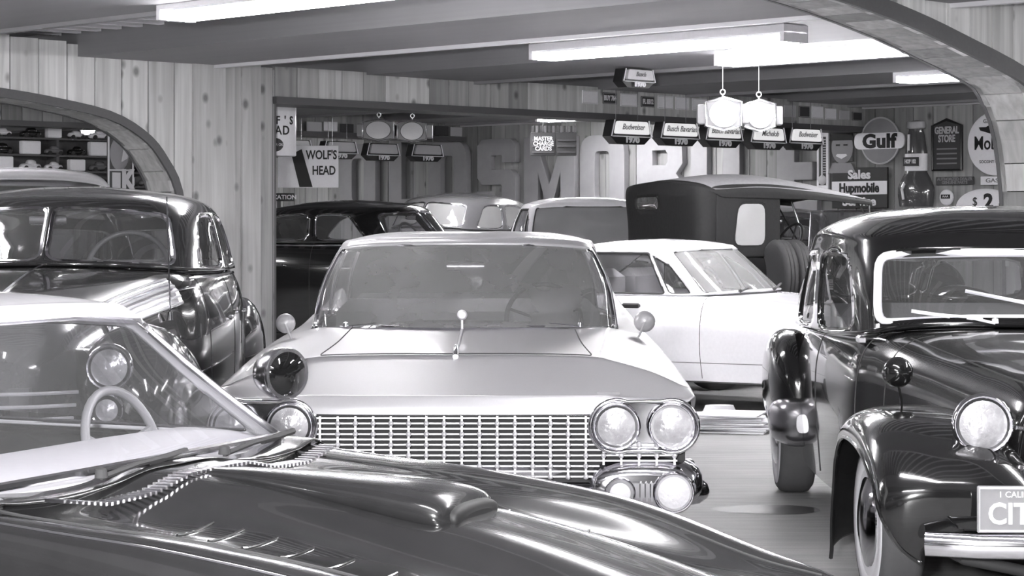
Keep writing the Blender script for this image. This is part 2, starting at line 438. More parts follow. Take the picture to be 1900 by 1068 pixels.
# --- placing from pixel measurements on known planes
def at(px, py, Y): return Vector(((px-950)/F*Y, Y, CAMZ+(HY-py)/F*Y))
def onV(px, py, d=0):
    r = (px-950)/F; Y = (32.0-d)/(1+r); return at(px, py, Y)
def onH(px, py, c=23.03):
    r = (px-950)/F; Y = c/(1-r); return at(px, py, Y)
def UT(U, T, z=0): return Vector(((U-T)*S2, (U+T)*S2, z))
def wall_item(fn, a, b, t, bm):
    pa, pb = fn(a, (t+bm)/2), fn(b, (t+bm)/2); c = fn((a+b)/2, (t+bm)/2)
    h = (bm-t)/F*c.y
    return c, (pb-pa).length, h
RV, RH = -PI/4, PI/4
# ================================================================== SETTING
def struct(o): o['kind'] = 'structure'; return o
def rootm(name, mb, mat, rot=PI/4):
    o = mb.build(name, mat); o.rotation_euler = (0, 0, rot); return struct(o)
TV = 32.0*S2            # U of the right-hand wall (22.63)
T1 = 23.03*S2; T2 = 33.5*S2; TA = 11.55*S2
floor = rootm('floor', MB().box((8, 12, -.05), (34, 52, .1)), M['floor'])
unit = MB().box((0, 0, 0), (1, 1, 1)).build('plank', M['plank']); unit_me = unit.data; bpy.data.objects.remove(unit)
umesh = {}
def ub(name, parent, c, d, mat, kind=None):
    k = mat
    if k not in umesh: umesh[k] = unit_me.copy(); umesh[k].materials.clear(); umesh[k].materials.append(M[mat])
    o = bpy.data.objects.new(name, umesh[k]); col.objects.link(o); o.parent = parent; o.location = c; o.scale = d
    return o
ceil = rootm('ceiling', MB().box((8, 12, 3.28), (34, 52, .1)), M['deck'])
for a, b_ in ((-6.2, -4.7), (-2.8, -1.3), (.6, 2.1), (4.0, 5.5), (7.4, 8.9), (10.8, 12.35), (14.2, 15.75), (17.6, 19.15), (21.0, 22.3)):
    ub('beam', ceil, ((a+b_)/2, 14, 3.12), (b_-a, 47, .24), 'beam')
    # trim along each beam's far edge; one painted white as if lamp-lit
    ub('beam_trim', ceil, (b_-.03, 14, 2.985), (.07, 47, .03), 'lit_stripe' if 12 < b_ < 13 else 'beam')
for bay in ((8.9, 10.8), (12.4, 14.2), (5.5, 7.4)):  # white stripes painting the light that shows between deck planks
    for k in range(44):
        ub('lit_stripe', ceil, ((bay[0]+bay[1])/2, 3.2+k*.31+7*(bay[0] > 12), 3.215), (bay[1]-bay[0]-.02, .08, .03), 'lit_stripe')
# right-hand wall (V): boards
wr = rootm('wall_right', MB().box((TV+.12, 14, 1.7), (.16, 50, 3.4)), M['shadegap'])
bw = .29
for k in range(82):
    t = 9.0+k*bw
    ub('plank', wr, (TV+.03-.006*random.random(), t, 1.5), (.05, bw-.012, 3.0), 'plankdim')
ub('moulding', wr, (TV-.03, 15.5, 3.02), (.1, 18, .12), 'moulding')
ub('moulding', wr, (TV-.03, 30, 3.02), (.1, 12, .12), 'moulding')
ub('baseboard', wr, (TV-.015, 16, .08), (.03, 20, .16), 'trimdark')
# middle wall: header + pillar + left arch
def arch_pts(pts, cx, n=1):
    """right half of an arch (U,z) from crown to foot -> full polyline from right foot over crown to left foot"""
    p = [np.array(q, float) for q in pts]; C = np.array(p); S_ = Surf([[(*q, 0) for q in p], [(*q, 1) for q in p]])
    us = np.linspace(0, len(p)-1, 34); R = S_(us, np.zeros(34))[:, :2]
    L = R.copy(); L[:, 0] = 2*cx-L[:, 0]
    return [tuple(q) for q in R[::-1]]+[tuple(q) for q in L[1:]]
def arch_wall(root, T, thick, U0, U1, top, pts, pm, bw_, trim_w, soff_mat):
    """boards on the near face around an arched opening, boards lining the soffit, dark edge trim"""
    xs = np.array([p[0] for p in pts]); zs = np.array([p[1] for p in pts]); o_ = np.argsort(xs)
    def zat(x):
        if x <= xs.min() or x >= xs.max(): return 0.0
        return float(np.interp(x, xs[o_], zs[o_]))
    u = U0; k = 0
    while u < U1-.02:
        b = min(u+bw_, U1)
        if len(pts) and b > xs.min() and u < xs.max():
            cand = [u]+[x for x in sorted(xs) if u+.005 < x < b-.005]+[b]
            low = [(x, zat(x)) for x in cand]
        else: low = [(u, 0), (b, 0)]
        tp = top(u) if callable(top) else top
        poly = low+[(b, tp), (u, tp)]
        poly = [(x+(.007 if x == u else (-.007 if x == b else 0)), z) for x, z in poly]
        o = MB().prism(poly, T-.03-.008*random.random(), T+.02).build('plank', M[pm(u) if callable(pm) else pm], root)
        # far face boards
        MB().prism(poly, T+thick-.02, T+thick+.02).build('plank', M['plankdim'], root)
        u = b; k += 1
    # core + soffit boards
    acc = 0; seg = [pts[0]]
    for i in range(len(pts)-1):
        a, b = np.array(pts[i]), np.array(pts[i+1]); acc += np.linalg.norm(b-a); seg.append(pts[i+1])
        if acc > .19 or i == len(pts)-2:
            n_ = len(seg); inn = []
            q = MB(); vs = []
            for j, p in enumerate(seg):
                d = np.array(seg[min(j+1, n_-1)])-np.array(seg[max(j-1, 0)]); d = d/np.linalg.norm(d); nr = np.array([d[1], -d[0]])
                inn.append(np.array(p)+nr*.022)
            if len(seg) >= 2:
                q0, q1 = np.array(seg[0]), np.array(seg[1]); e_ = min(.3, .009/max(1e-6, np.linalg.norm(q1-q0)))
                seg[0] = tuple(q0+(q1-q0)*e_); inn[0] = inn[0]+(inn[1]-inn[0])*e_
                outp = [tuple(p) for p in seg]; s0 = np.array(outp[0]); s1 = np.array(outp[-1])
                poly = outp+[tuple(p) for p in inn[::-1]]
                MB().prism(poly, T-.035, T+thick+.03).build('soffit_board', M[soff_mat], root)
            seg = [pts[i+1]]; acc = 0
    def band(off0, off1, y0, y1, nm):
        n_ = len(pts); A = []; B = []
        for j in range(n_):
            d = np.array(pts[min(j+1, n_-1)])-np.array(pts[max(j-1, 0)]); d = d/np.linalg.norm(d); nr = np.array([d[1], -d[0]])
            A.append(np.array(pts[j])+nr*off0); B.append(np.array(pts[j])+nr*off1)
        vs = []; 
        for q in (A, B):
            for y in (y0, y1): vs += [(p[0], y, p[1]) for p in q]
        fs = []
        for j in range(n_-1):
            a0, a1, b0, b1 = j, n_+j, 2*n_+j, 3*n_+j
            fs += [(a0, a0+1, b0+1, b0), (a1, b1, b1+1, a1+1), (a0, a1, a1+1, a0+1), (b0, b0+1, b1+1, b1)]
        m = MB(); m.add(vs, fs, False); m.build(nm, M['trimdark'], root)
    sgn = 1
    band(-.004, trim_w, T-.06, T-.03, 'arch_trim')
    band(-.004, trim_w*.6, T+thick+.02, T+thick+.05, 'arch_trim')
ptsL = arch_pts([(8.6, 2.66), (9.4, 2.65), (10.03, 2.61), (10.57, 2.55), (11.14, 2.45), (11.5, 2.28), (11.7, 2.08), (11.86, 1.79), (11.92, 1.2), (11.93, .5), (11.93, 0)], 8.6)
wm = rootm('wall_middle', MB().box((12.45, T1+.17, 1.5), (1.0, .3, 3.0)), M['shadegap'])
def topL(u):
    return 3.0+max(0, (12.9-u))*.052+random.choice((0, .012, -.008))
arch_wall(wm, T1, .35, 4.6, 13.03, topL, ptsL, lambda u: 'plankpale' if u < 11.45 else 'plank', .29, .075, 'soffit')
# proud stile boards on the pillar
for (a, b_) in ((12.05, 12.42), (12.62, 12.84)):
    ub('plank', wm, ((a+b_)/2, T1-.045, 1.52), (b_-a, .03, 3.04), 'plank')
# header boards, ledge and jamb
u = 13.03
while u < TV-.05:
    b_ = min(u+.27+.05*random.random(), TV)
    ub('plank', wm, ((u+b_)/2, T1-.005-.008*random.random(), 2.87), (b_-u-.008, .05, .31), 'plank')
    ub('plank', wm, ((u+b_)/2, T1+.33, 2.87), (b_-u-.008, .05, .31), 'plankdim')
    u = b_
ub('header_core', wm, ((13.03+TV)/2, T1+.16, 2.87), (TV-13.03, .26, .29), 'shadegap')
ub('header_ledge', wm, ((13.03+TV)/2, T1+.15, 2.70), (TV-13.0, .46, .07), 'trimdark')
ub('jamb_trim', wm, (13.02, T1+.165, 1.35), (.06, .39, 2.7), 'trimdark')
# far header
wf = rootm('wall_far', MB().box((17.5, T2+.16, 2.94), (10.2, .26, .28)), M['shadegap'])
u = 12.5
while u < TV-.05:
    b_ = min(u+.3, TV)
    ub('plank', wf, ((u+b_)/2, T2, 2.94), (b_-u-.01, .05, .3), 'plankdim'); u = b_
ub('header_ledge', wf, (17.5, T2+.12, 2.77), (10.2, .46, .07), 'trimdark')
# near arch
ptsN = arch_pts([(8.5, 3.03), (9.6, 3.02), (10.3, 2.99), (10.84, 2.95), (11.4, 2.88), (11.96, 2.785), (12.42, 2.686), (13.05, 2.54), (13.27, 2.44), (13.47, 2.16), (13.58, 1.64), (13.62, .9), (13.62, 0)], 8.5)
wn = rootm('wall_front', MB().box((19.0, TA+.17, 1.6), (7.0, .3, 3.2)), M['shadegap'])
arch_wall(wn, TA, .35, 2.0, 20.0, 3.34, ptsN, 'plankpale', .27, .11, 'soffit')
# left arch room: back wall with a rail
wl = rootm('wall_left', MB().box((6, 27.5, 1.6), (13, .2, 3.2)), M['shadegap'])
for k in range(42): ub('plank', wl, (-.3+k*.3, 27.37, 1.5), (.29, .05, 3.0), 'plankdim')
ub('dark_rail', wl, (6, 27.3, 2.66), (12.6, .1, .1), 'trimdark')
we = rootm('wall_back', MB().box((8, 36, 1.7), (34, .2, 3.4)), M['beam'])
wb = rootm('wall_behind', MB().box((8, -7, 1.7), (34, .2, 3.4)), M['beam'])
wo = rootm('wall_outer', MB().box((-7, 14, 1.7), (.2, 48, 3.4)), M['beam'])
# floor stain
st = MB()
rng = random.Random(3)
pl = [(.26*math.cos(a)*(1+.25*rng.random()), .16*math.sin(a)*(1+.35*rng.random())) for a in np.linspace(0, 2*PI, 18, endpoint=False)]
st.add([(x, y, .002) for x, y in pl]+[(x, y, 0) for x, y in pl], [tuple(range(18))])
o = st.build('oil_stain', M['stain'], None); p = at(1425, 945, 6200/(945-HY)); tag(o, 'dark oil stain on the concrete floor left of the black saloon front wheel', 'stain', loc=(p.x, p.y, 0))
# ------------------------------------------------------------------ ceiling lights
def fluoro(U, Ta, Tb, z, label, w_=.3):
    t = thing('fluorescent_light', label, 'ceiling light', UT(U, (Ta+Tb)/2, z), PI/4, 'fluorescent ceiling lights')
    L = Tb-Ta
    MB().box((0, 0, .07), (w_, L, .09), bev=.015).build('housing', M['lampbody'], t)
    for s in (-1, 1):
        MB().tube([(s*w_*.25, -L/2+.03, 0), (s*w_*.25, L/2-.03, 0)], .032, 8).build('tube', M['tube'], t)
    for s in (-1, 1): MB().box((0, s*(L/2-.02), .01), (w_, .04, .08)).build('end_cap', M['lampbody'], t)
    MB().box((0, 0, .2), (.04, L*.8, .18)).build('mounting_bar', M['lampbody'], t)
fluoro(8.75, 9.4, 12.0, 2.93, 'fluorescent light at upper left over the arch wall, cut by the top of the photo')
fluoro(13.1, 10.05, 12.75, 2.93, 'long fluorescent light over the middle, left one of the two side by side')
fluoro(14.75, 10.1, 12.1, 2.93, 'fluorescent light touching the right arch, above the lit lantern signs')
fluoro(17.8, 10.2, 12.35, 2.93, 'small looking far fluorescent light beside the right arch')
fluoro(21.3, 18.6, 20.7, 2.93, 'fluorescent light under the header, behind the row of year signs')
fluoro(17.7, 17.6, 19.3, 2.93, 'fluorescent light seen as a small oval beneath the header')
fluoro(19.4, 26.6, 28.9, 2.93, 'far fluorescent light at the back of the hall past the second header')
for U, T in ((2.5, 2.5), (5.6, 4.0), (9.3, 3.0), (13.0, 4.5), (5.0, 10.5), (4.6, 13.3), (3.5, 18), (8.3, 20.5), (18, 5)):  # unseen lamps, added to fill the hall and brighten the arch wall boards
    fluoro(U, T-1.2, T+1.2, 2.93, 'added fluorescent light outside the view, over the ' + {2.5: 'camera side of the arch', 5.6: 'near bay left of the camera', 9.3: 'near bay straight ahead', 13.0: 'near bay to the right', 5.0: 'left end of the middle hall', 4.6: 'left arch wall, outside the opening', 3.5: 'room with the model shelves', 8.3: 'left arch room next to the pillar', 18: 'far right corner behind the arch wall'}[U])
# light glimpsed in the left arch
fluoro(12.2, 20.4, 22.2, 2.93, 'fluorescent light glimpsed inside the left arch')
# ================================================================== SILVER SEDAN (centre)
def silver_car():
    t = thing('silver_sedan', 'pale silver sedan in the middle with twin headlamps and wide studded grille', 'car', (-.25, 9.1, 0), 0)
    Z = [ # rows of half profiles
     [(0,.02,.727),(.33,.02,.727),(.6,.03,.73),(.70,.06,.742),(.85,.07,.752),(.97,.10,.757),(1.02,.17,.762),(1.0,.42,.60),(.98,.5,.40)],
     [(0,.03,.765),(.33,.03,.765),(.6,.04,.765),(.70,.06,.765),(.85,.06,.768),(.98,.09,.770),(1.035,.17,.775),(1.02,.42,.60),(.98,.5,.40)],
     [(0,.05,.803),(.33,.05,.803),(.6,.06,.803),(.70,.065,.795),(.85,.075,.788),(.98,.10,.782),(1.04,.18,.785),(1.03,.44,.62),(.98,.5,.38)],
     [(0,.07,.812),(.33,.07,.812),(.6,.08,.812),(.70,.10,.808),(.85,.11,.80),(.98,.14,.792),(1.04,.20,.788),(1.035,.46,.62),(.98,.52,.36)],
     [(0,.30,.885),(.33,.30,.885),(.6,.28,.878),(.70,.26,.865),(.85,.24,.846),(.97,.21,.818),(1.04,.24,.792),(1.04,.5,.62),(.98,.55,.32)],
     [(0,.49,.946),(.33,.49,.946),(.6,.47,.940),(.70,.42,.922),(.85,.36,.885),(.97,.29,.838),(1.04,.30,.797),(1.04,.55,.62),(.98,.6,.30)],
     [(0,.53,.952),(.33,.53,.952),(.6,.51,.946),(.70,.47,.930),(.85,.42,.893),(.97,.36,.845),(1.04,.38,.800),(1.04,.62,.62),(.98,.7,.30)],
     [(0,1.15,.975),(.33,1.15,.975),(.57,1.15,.970),(.70,1.15,.955),(.84,1.15,.935),(.95,1.15,.905),(1.03,1.15,.84),(1.04,1.15,.62),(.98,1.15,.30)],
     [(0,1.80,.995),(.33,1.84,.998),(.56,1.92,.998),(.68,1.98,.995),(.82,2.0,.975),(.94,2.0,.935),(1.02,2.0,.87),(1.04,2.0,.62),(.98,2.0,.26)],
     [(0,2.4,.99),(.33,2.4,.99),(.56,2.4,.99),(.68,2.4,.99),(.82,2.4,.975),(.95,2.4,.94),(1.02,2.4,.87),(1.04,2.4,.62),(.98,2.4,.26)],
     [(0,3.6,.99),(.33,3.6,.99),(.56,3.6,.99),(.70,3.6,.99),(.83,3.6,.98),(.95,3.6,.95),(1.02,3.6,.88),(1.04,3.6,.62),(.98,3.6,.26)],
     [(0,4.6,.98),(.33,4.6,.98),(.56,4.6,.98),(.70,4.6,.96),(.83,4.6,.95),(.92,4.6,1.0),(1.0,4.6,.93),(1.02,4.6,.62),(.96,4.6,.26)],
     [(0,5.6,.86),(.33,5.6,.86),(.56,5.6,.86),(.70,5.6,.84),(.83,5.6,.86),(.90,5.7,1.06),(.96,5.65,.90),(.98,5.6,.62),(.94,5.6,.3)],
     [(0,5.7,.4),(.33,5.7,.4),(.56,5.7,.4),(.70,5.7,.4),(.83,5.7,.4),(.88,5.75,.5),(.92,5.7,.45),(.92,5.7,.42),(.9,5.7,.3)]]
    S = Surf([mirror_prof(r) for r in Z])   # U=17 (centre u=8)
    cab = W([(8-3.95, 8.6), (8+3.95, 8.6), (8+3.95, 10.9), (8-3.95, 10.9)], None, fr=0, fm=None, r=.2)
    body = shell('body', S, M['silver'], t, 110, 130, [cab])
    # hood with its cut line: a shut line of dark gap
    hp = [(8-2.05, 8.05), (8-2.05, 6.15), (8-2.0, 6.0), (8+2.0, 6.0), (8+2.05, 6.15), (8+2.05, 8.05)]
    gp = densify(np.array(hp, float), 12)[:-12]
    X = S(gp[:, 0], gp[:, 1])
    MB().tube([(p[0], p[1], p[2]+.0005) for p in X], .0035, 5).build('shut_line', M['shadegap'], t)
    # centre spear and ornament on the hood
    sp = S(np.full(10, 8.0), np.linspace(5.6, 8.0, 10))
    MB().tube([(p[0], p[1], p[2]+.004) for p in sp], [.012]+[.009]*9, 6).build('hood_ridge', M['silver'], t)
    MB().tube([(0, .44, .945), (0, .48, .965), (.0, .56, .985), (0, .66, .985)], [.014, .012, .010, .004], 8).build('hood_ornament', M['chrome'], t)
    # greenhouse
    belt = mirror_loop([(0,1.74,1.0),(.42,1.82,1.0),(.69,2.02,.99),(.795,2.32,.975),(.82,2.9,.98),(.83,3.5,.98),(.82,4.1,.98),(.68,4.6,.98),(0,4.72,.98)])
    mid = mirror_loop([(0,2.18,1.225),(.42,2.24,1.222),(.675,2.38,1.21),(.765,2.58,1.20),(.785,3.05,1.21),(.79,3.5,1.21),(.775,4.02,1.21),(.65,4.42,1.20),(0,4.52,1.20)])
    top = mirror_loop([(0,2.56,1.425),(.38,2.60,1.42),(.60,2.68,1.405),(.685,2.82,1.39),(.71,3.15,1.395),(.715,3.5,1.40),(.69,3.88,1.39),(.58,4.15,1.38),(0,4.22,1.39)])
    re = mirror_loop([(0,2.61,1.448),(.38,2.65,1.443),(.58,2.74,1.43),(.645,2.86,1.418),(.665,3.15,1.425),(.67,3.5,1.43),(.65,3.85,1.42),(.55,4.08,1.41),(0,4.14,1.42)])
    ri = mirror_loop([(0,2.82,1.466),(.3,2.84,1.464),(.42,2.9,1.46),(.46,3.0,1.458),(.47,3.2,1.464),(.47,3.5,1.466),(.46,3.75,1.46),(.4,3.9,1.45),(0,3.95,1.455)])
    rg = mirror_loop([(0,3.0,1.475),(.1,3.0,1.475),(.14,3.05,1.474),(.15,3.15,1.474),(.15,3.3,1.476),(.15,3.5,1.476),(.14,3.6,1.474),(.1,3.7,1.472),(0,3.7,1.472)])
    G_ = Surf([belt, mid, top, re, ri, rg], closed=True)
    ws = W([(-3.02, .03), (3.02, .03), (2.9, 1.93), (-2.9, 1.93)], 'glasshz', 'windshield', .011, 'chrome', r=.28)
    sw = mirw([W([(3.2, .06), (5.2, .06), (5.15, 1.9), (3.25, 1.9)], 'glass', 'side_window', .01), W([(5.35, .06), (6.6, .06), (6.5, 1.9), (5.35, 1.9)], 'glass', 'side_window', .01)])
    shell('roof', G_, M['silver'], t, 240, 64, [ws]+sw, u0=-8, thick=.02)
    # vertical inner divisions of the wrap-round glass
    for s in (-1, 1):
        pp = G_(np.full(8, s*3.1), np.linspace(0, 2, 8)); MB().tube([tuple(p) for p in pp], .016, 8).build('windshield_pillar', M['chromeR'], t)
    # cabin
    MB().box((0, 3.2, .5), (1.7, 2.6, .1)).build('cabin_floor', M['interior'], t)
    pod('dashboard', [(0,2.0,.90,.66,.05),(0,2.15,.93,.74,.07),(0,2.4,.93,.78,.09),(0,2.5,.9,.78,.08)], M['grey'], t)
    seat_obj(t, (0, 2.95, .58), 1.5, .42, 'seatlight', 'front_seat'); seat_obj(t, (0, 3.9, .58), 1.5, .42, 'seat', 'rear_seat')
    steering(t, (.42, 2.5, 1.02), .2, 1.15, 'dashdark')
    m = MB().tube([(0, 2.5, 1.36), (.0, 2.5, 1.27)], .006, 6); m.box((0, 2.5, 1.30), (.2, .03, .055), bev=.01); m.build('rear_view_mirror', M['chromeR'], t)
    MB().lathe([(.001,.03),(.03,.026),(.042,0),(.03,-.026),(.001,-.03)], c=(.06, 2.5, 1.22), axis='y', seg=18).build('hanging_ornament', M['lens'], t)
    wiper(t, (-.60, 1.93, 1.005), (-.28, 1.86, 1.02)); wiper(t, (-.33, 1.86, 1.005), (.02, 1.82, 1.02)); wiper(t, (.33, 1.86, 1.005), (.04, 1.82, 1.02)); wiper(t, (.60, 1.93, 1.005), (.3, 1.86, 1.02))
    MB().lathe([(.001,.03),(.018,.024),(.026,0),(.018,-.018),(.001,-.02)], c=(.0, 1.70, 1.075), axis='-y', seg=16).tube([(0,1.7,1.05),(0,1.72,1.0)], .006, 6).build('compass_ball', M['signwhite'], t)
    # mirrors
    for s, rr in ((-1, .05), (1, .055)):
        c = (s*.93+(.0 if s > 0 else .04), 1.95 if s > 0 else 1.75, 1.03 if s > 0 else 1.03)
        b = MB().lathe([(.001, .035), (rr*.6, .028), (rr*.95, .008), (rr, -.01), (rr*.9, -.016)], c=c, axis='-y', seg=24)
        b.tube([(c[0], c[1]-.03, c[2]-.0), (c[0]-s*.03, c[1]-.035, c[2]-.07), (c[0]-s*.05, c[1], .93)], .007, 6).lathe([(.02, 0), (.012, .03), (.001, .035)], c=(c[0]-s*.05, c[1], .925), seg=10)
        b.build('side_mirror', M['silver'], t)
    # nose fascia under the lip
    MB().box((0, .14, .58), (1.98, .06, .30)).build('fascia', M['shadegap'], t)
    g = MB().box((0, .055, .7265), (1.22, .05, .012)).build('grille', M['chrome'], t)
    x0, x1 = -.95, .95; cols = [(-.9375+.075*i) for i in range(26)]
    zs = [.712-.0225*i for i in range(12)]
    def zlow(x): return .455 if abs(x) < .6 else .52
    def ztop(x): return .72 if abs(x) < .56 else .60
    hb = {}
    for z in zs:
        half = .60 if z > .60 else .95
        yy = .035
        if half not in hb: hb[half] = MB().box((0, 0, 0), (half*2, .022, .0065)).build('grille_bar', M['grillebar'], g)
        o = hb[half] if hb[half].location.z == 0 else hb[half].copy()
        if o is not hb[half]: col.objects.link(o)
        o.parent = g; o.location = (0, yy, z); 
        if z < .52: o.scale = (.62/half, 1, 1)
    vb = {}
    for x in cols:
        k = 'a' if abs(x) < .6 else 'b'
        if k not in vb:
            za, zb = (.455, .72) if k == 'a' else (.515, .605)
            me = MB().box((0, 0, (za+zb)/2), (.009, .026, zb-za)).build('grille_bar', M['grillebar'], g); vb[k] = me
        else:
            me = vb[k].copy(); col.objects.link(me); me.parent = g
        me.location = (x, .03, 0)
    stud = None
    for i, z in enumerate(zs):
        if i % 2 == 0: continue
        for x in cols:
            if z > .60 and abs(x) > .56: continue
            if z < .52 and abs(x) > .60: continue
            if stud is None:
                stud = MB().lathe([(.012, 0), (.0115, .008), (.007, .018), (.001, .022)], axis='-y', seg=8).build('grille_stud', M['grillebar'], g); s_ = stud
            else: s_ = stud.copy(); col.objects.link(s_); s_.parent = g
            s_.location = (x, .022, z)
    # headlamp pods
    for s in (-1, 1):
        b = MB()
        n = 40; path = []
        a_, r_ = .117, .112
        for k in range(n):
            th = 2*PI*k/n; x = (a_+r_)*math.cos(th)*1.0
            cx = a_ if math.cos(th) >= 0 else -a_
            path.append((cx, th))
        pts = []
        for k in range(24): th = -PI*.62+PI*1.24*k/23; pts.append((a_+r_*math.cos(th), r_*math.sin(th)))
        for k in range(24): th = PI-PI*.62+PI*1.24*k/23; pts.append((-a_+r_*math.cos(th), r_*math.sin(th)))
        hp_ = MB().tube([(x, -.02, z) for x, z in pts], .009, 8, closed=True)
        hp_.add([(x, .02, z) for x, z in pts]+[(x*.98, -.015, z*.98) for x, z in pts], [(i, (i+1) % 48, (i+1) % 48+48, i+48) for i in range(48)]+[tuple(range(48))], False)
        o = hp_.build('headlamp_surround', M['chrome'], t); o.location = (s*.808, .03, .678)
        for q in (-1, 1): headlamp(o, (q*.117, -.015, 0), .096, .08)
    # lower chrome bumper with fog lamp pods
    pod('bumper', [(-1.03,.0,0,0,0)]*2, M['chrome'], t) if False else None
    b = MB(); n = 28
    path = [(math.sin(a)*1.04, .10+.22*(1-math.cos(a*1.0)), .37) for a in np.linspace(-PI/2, PI/2, n)]
    b.tube(path, .075, 12, flat=.8)
    b.tube([(x*.98, y+.02, .475) for x, y, z in path], .035, 10)
    b.build('bumper', M['chrome'], t)
    for s in (-1, 1):
        pd = pod('bumper_pod', [(s*.80,-.02,.41,.15,.03),(s*.81,.0,.42,.22,.085),(s*.82,.10,.43,.245,.11),(s*.83,.35,.43,.24,.10),(s*.84,.6,.42,.2,.08)], M['chrome'], t, seg=28, pw=2.6)
        headlamp(pd, (s*.93, -.035, .405), .082, .08, 'fog_lamp', lens='amber', house='chrome')
        headlamp(pd, (s*.705, -.015, .40), .062, .06, 'fog_lamp', lens='amber', house='chrome')
        for k in (-1, 0, 1): MB().box((s*.815+k*.022, -.05, .41), (.008, .03, .085), bev=.003).build('pod_fin', M['chrome'], pd)
        MB().tube([(s*1.035, .25, .80), (s*1.045, 1.5, .80), (s*1.045, 3.5, .78)], .006, 6).build('side_strip', M['chrome'], t)
    for y in (.95, 4.35):
        for s in (-1, 1): wheel(t, (s*.86, y, .34), .34, .2, 0, 'whitewall', side=s)
    MB().box((.66, .085, .812), (.10, .004, .012)).build('badge', M['inkgrey'], t)
    MB().box((0, .42, .3), (1.6, .6, .2)).box((0, 3, .32), (1.8, 5, .14)).build('underbody', M['shadegap'], t)
    # round dark spot lamp on the fender
    sl = headlamp(t, (-.705, .02, .90), .108, .15, 'spot_lamp', lens='darklens', rz=.72, rim=False)
    MB().lathe([(.001,.17),(.05,.165),(.09,.12),(.108,.06),(.112,.0),(.108,-.01)], axis='y', seg=28).build('spot_lamp_shell', M['chromeR'], sl)
    MB().tube([(-.70, .06, .82), (-.70, .06, .74)], .012, 8).build('lamp_stalk', M['chrome'], t)
    return t
silver_car()
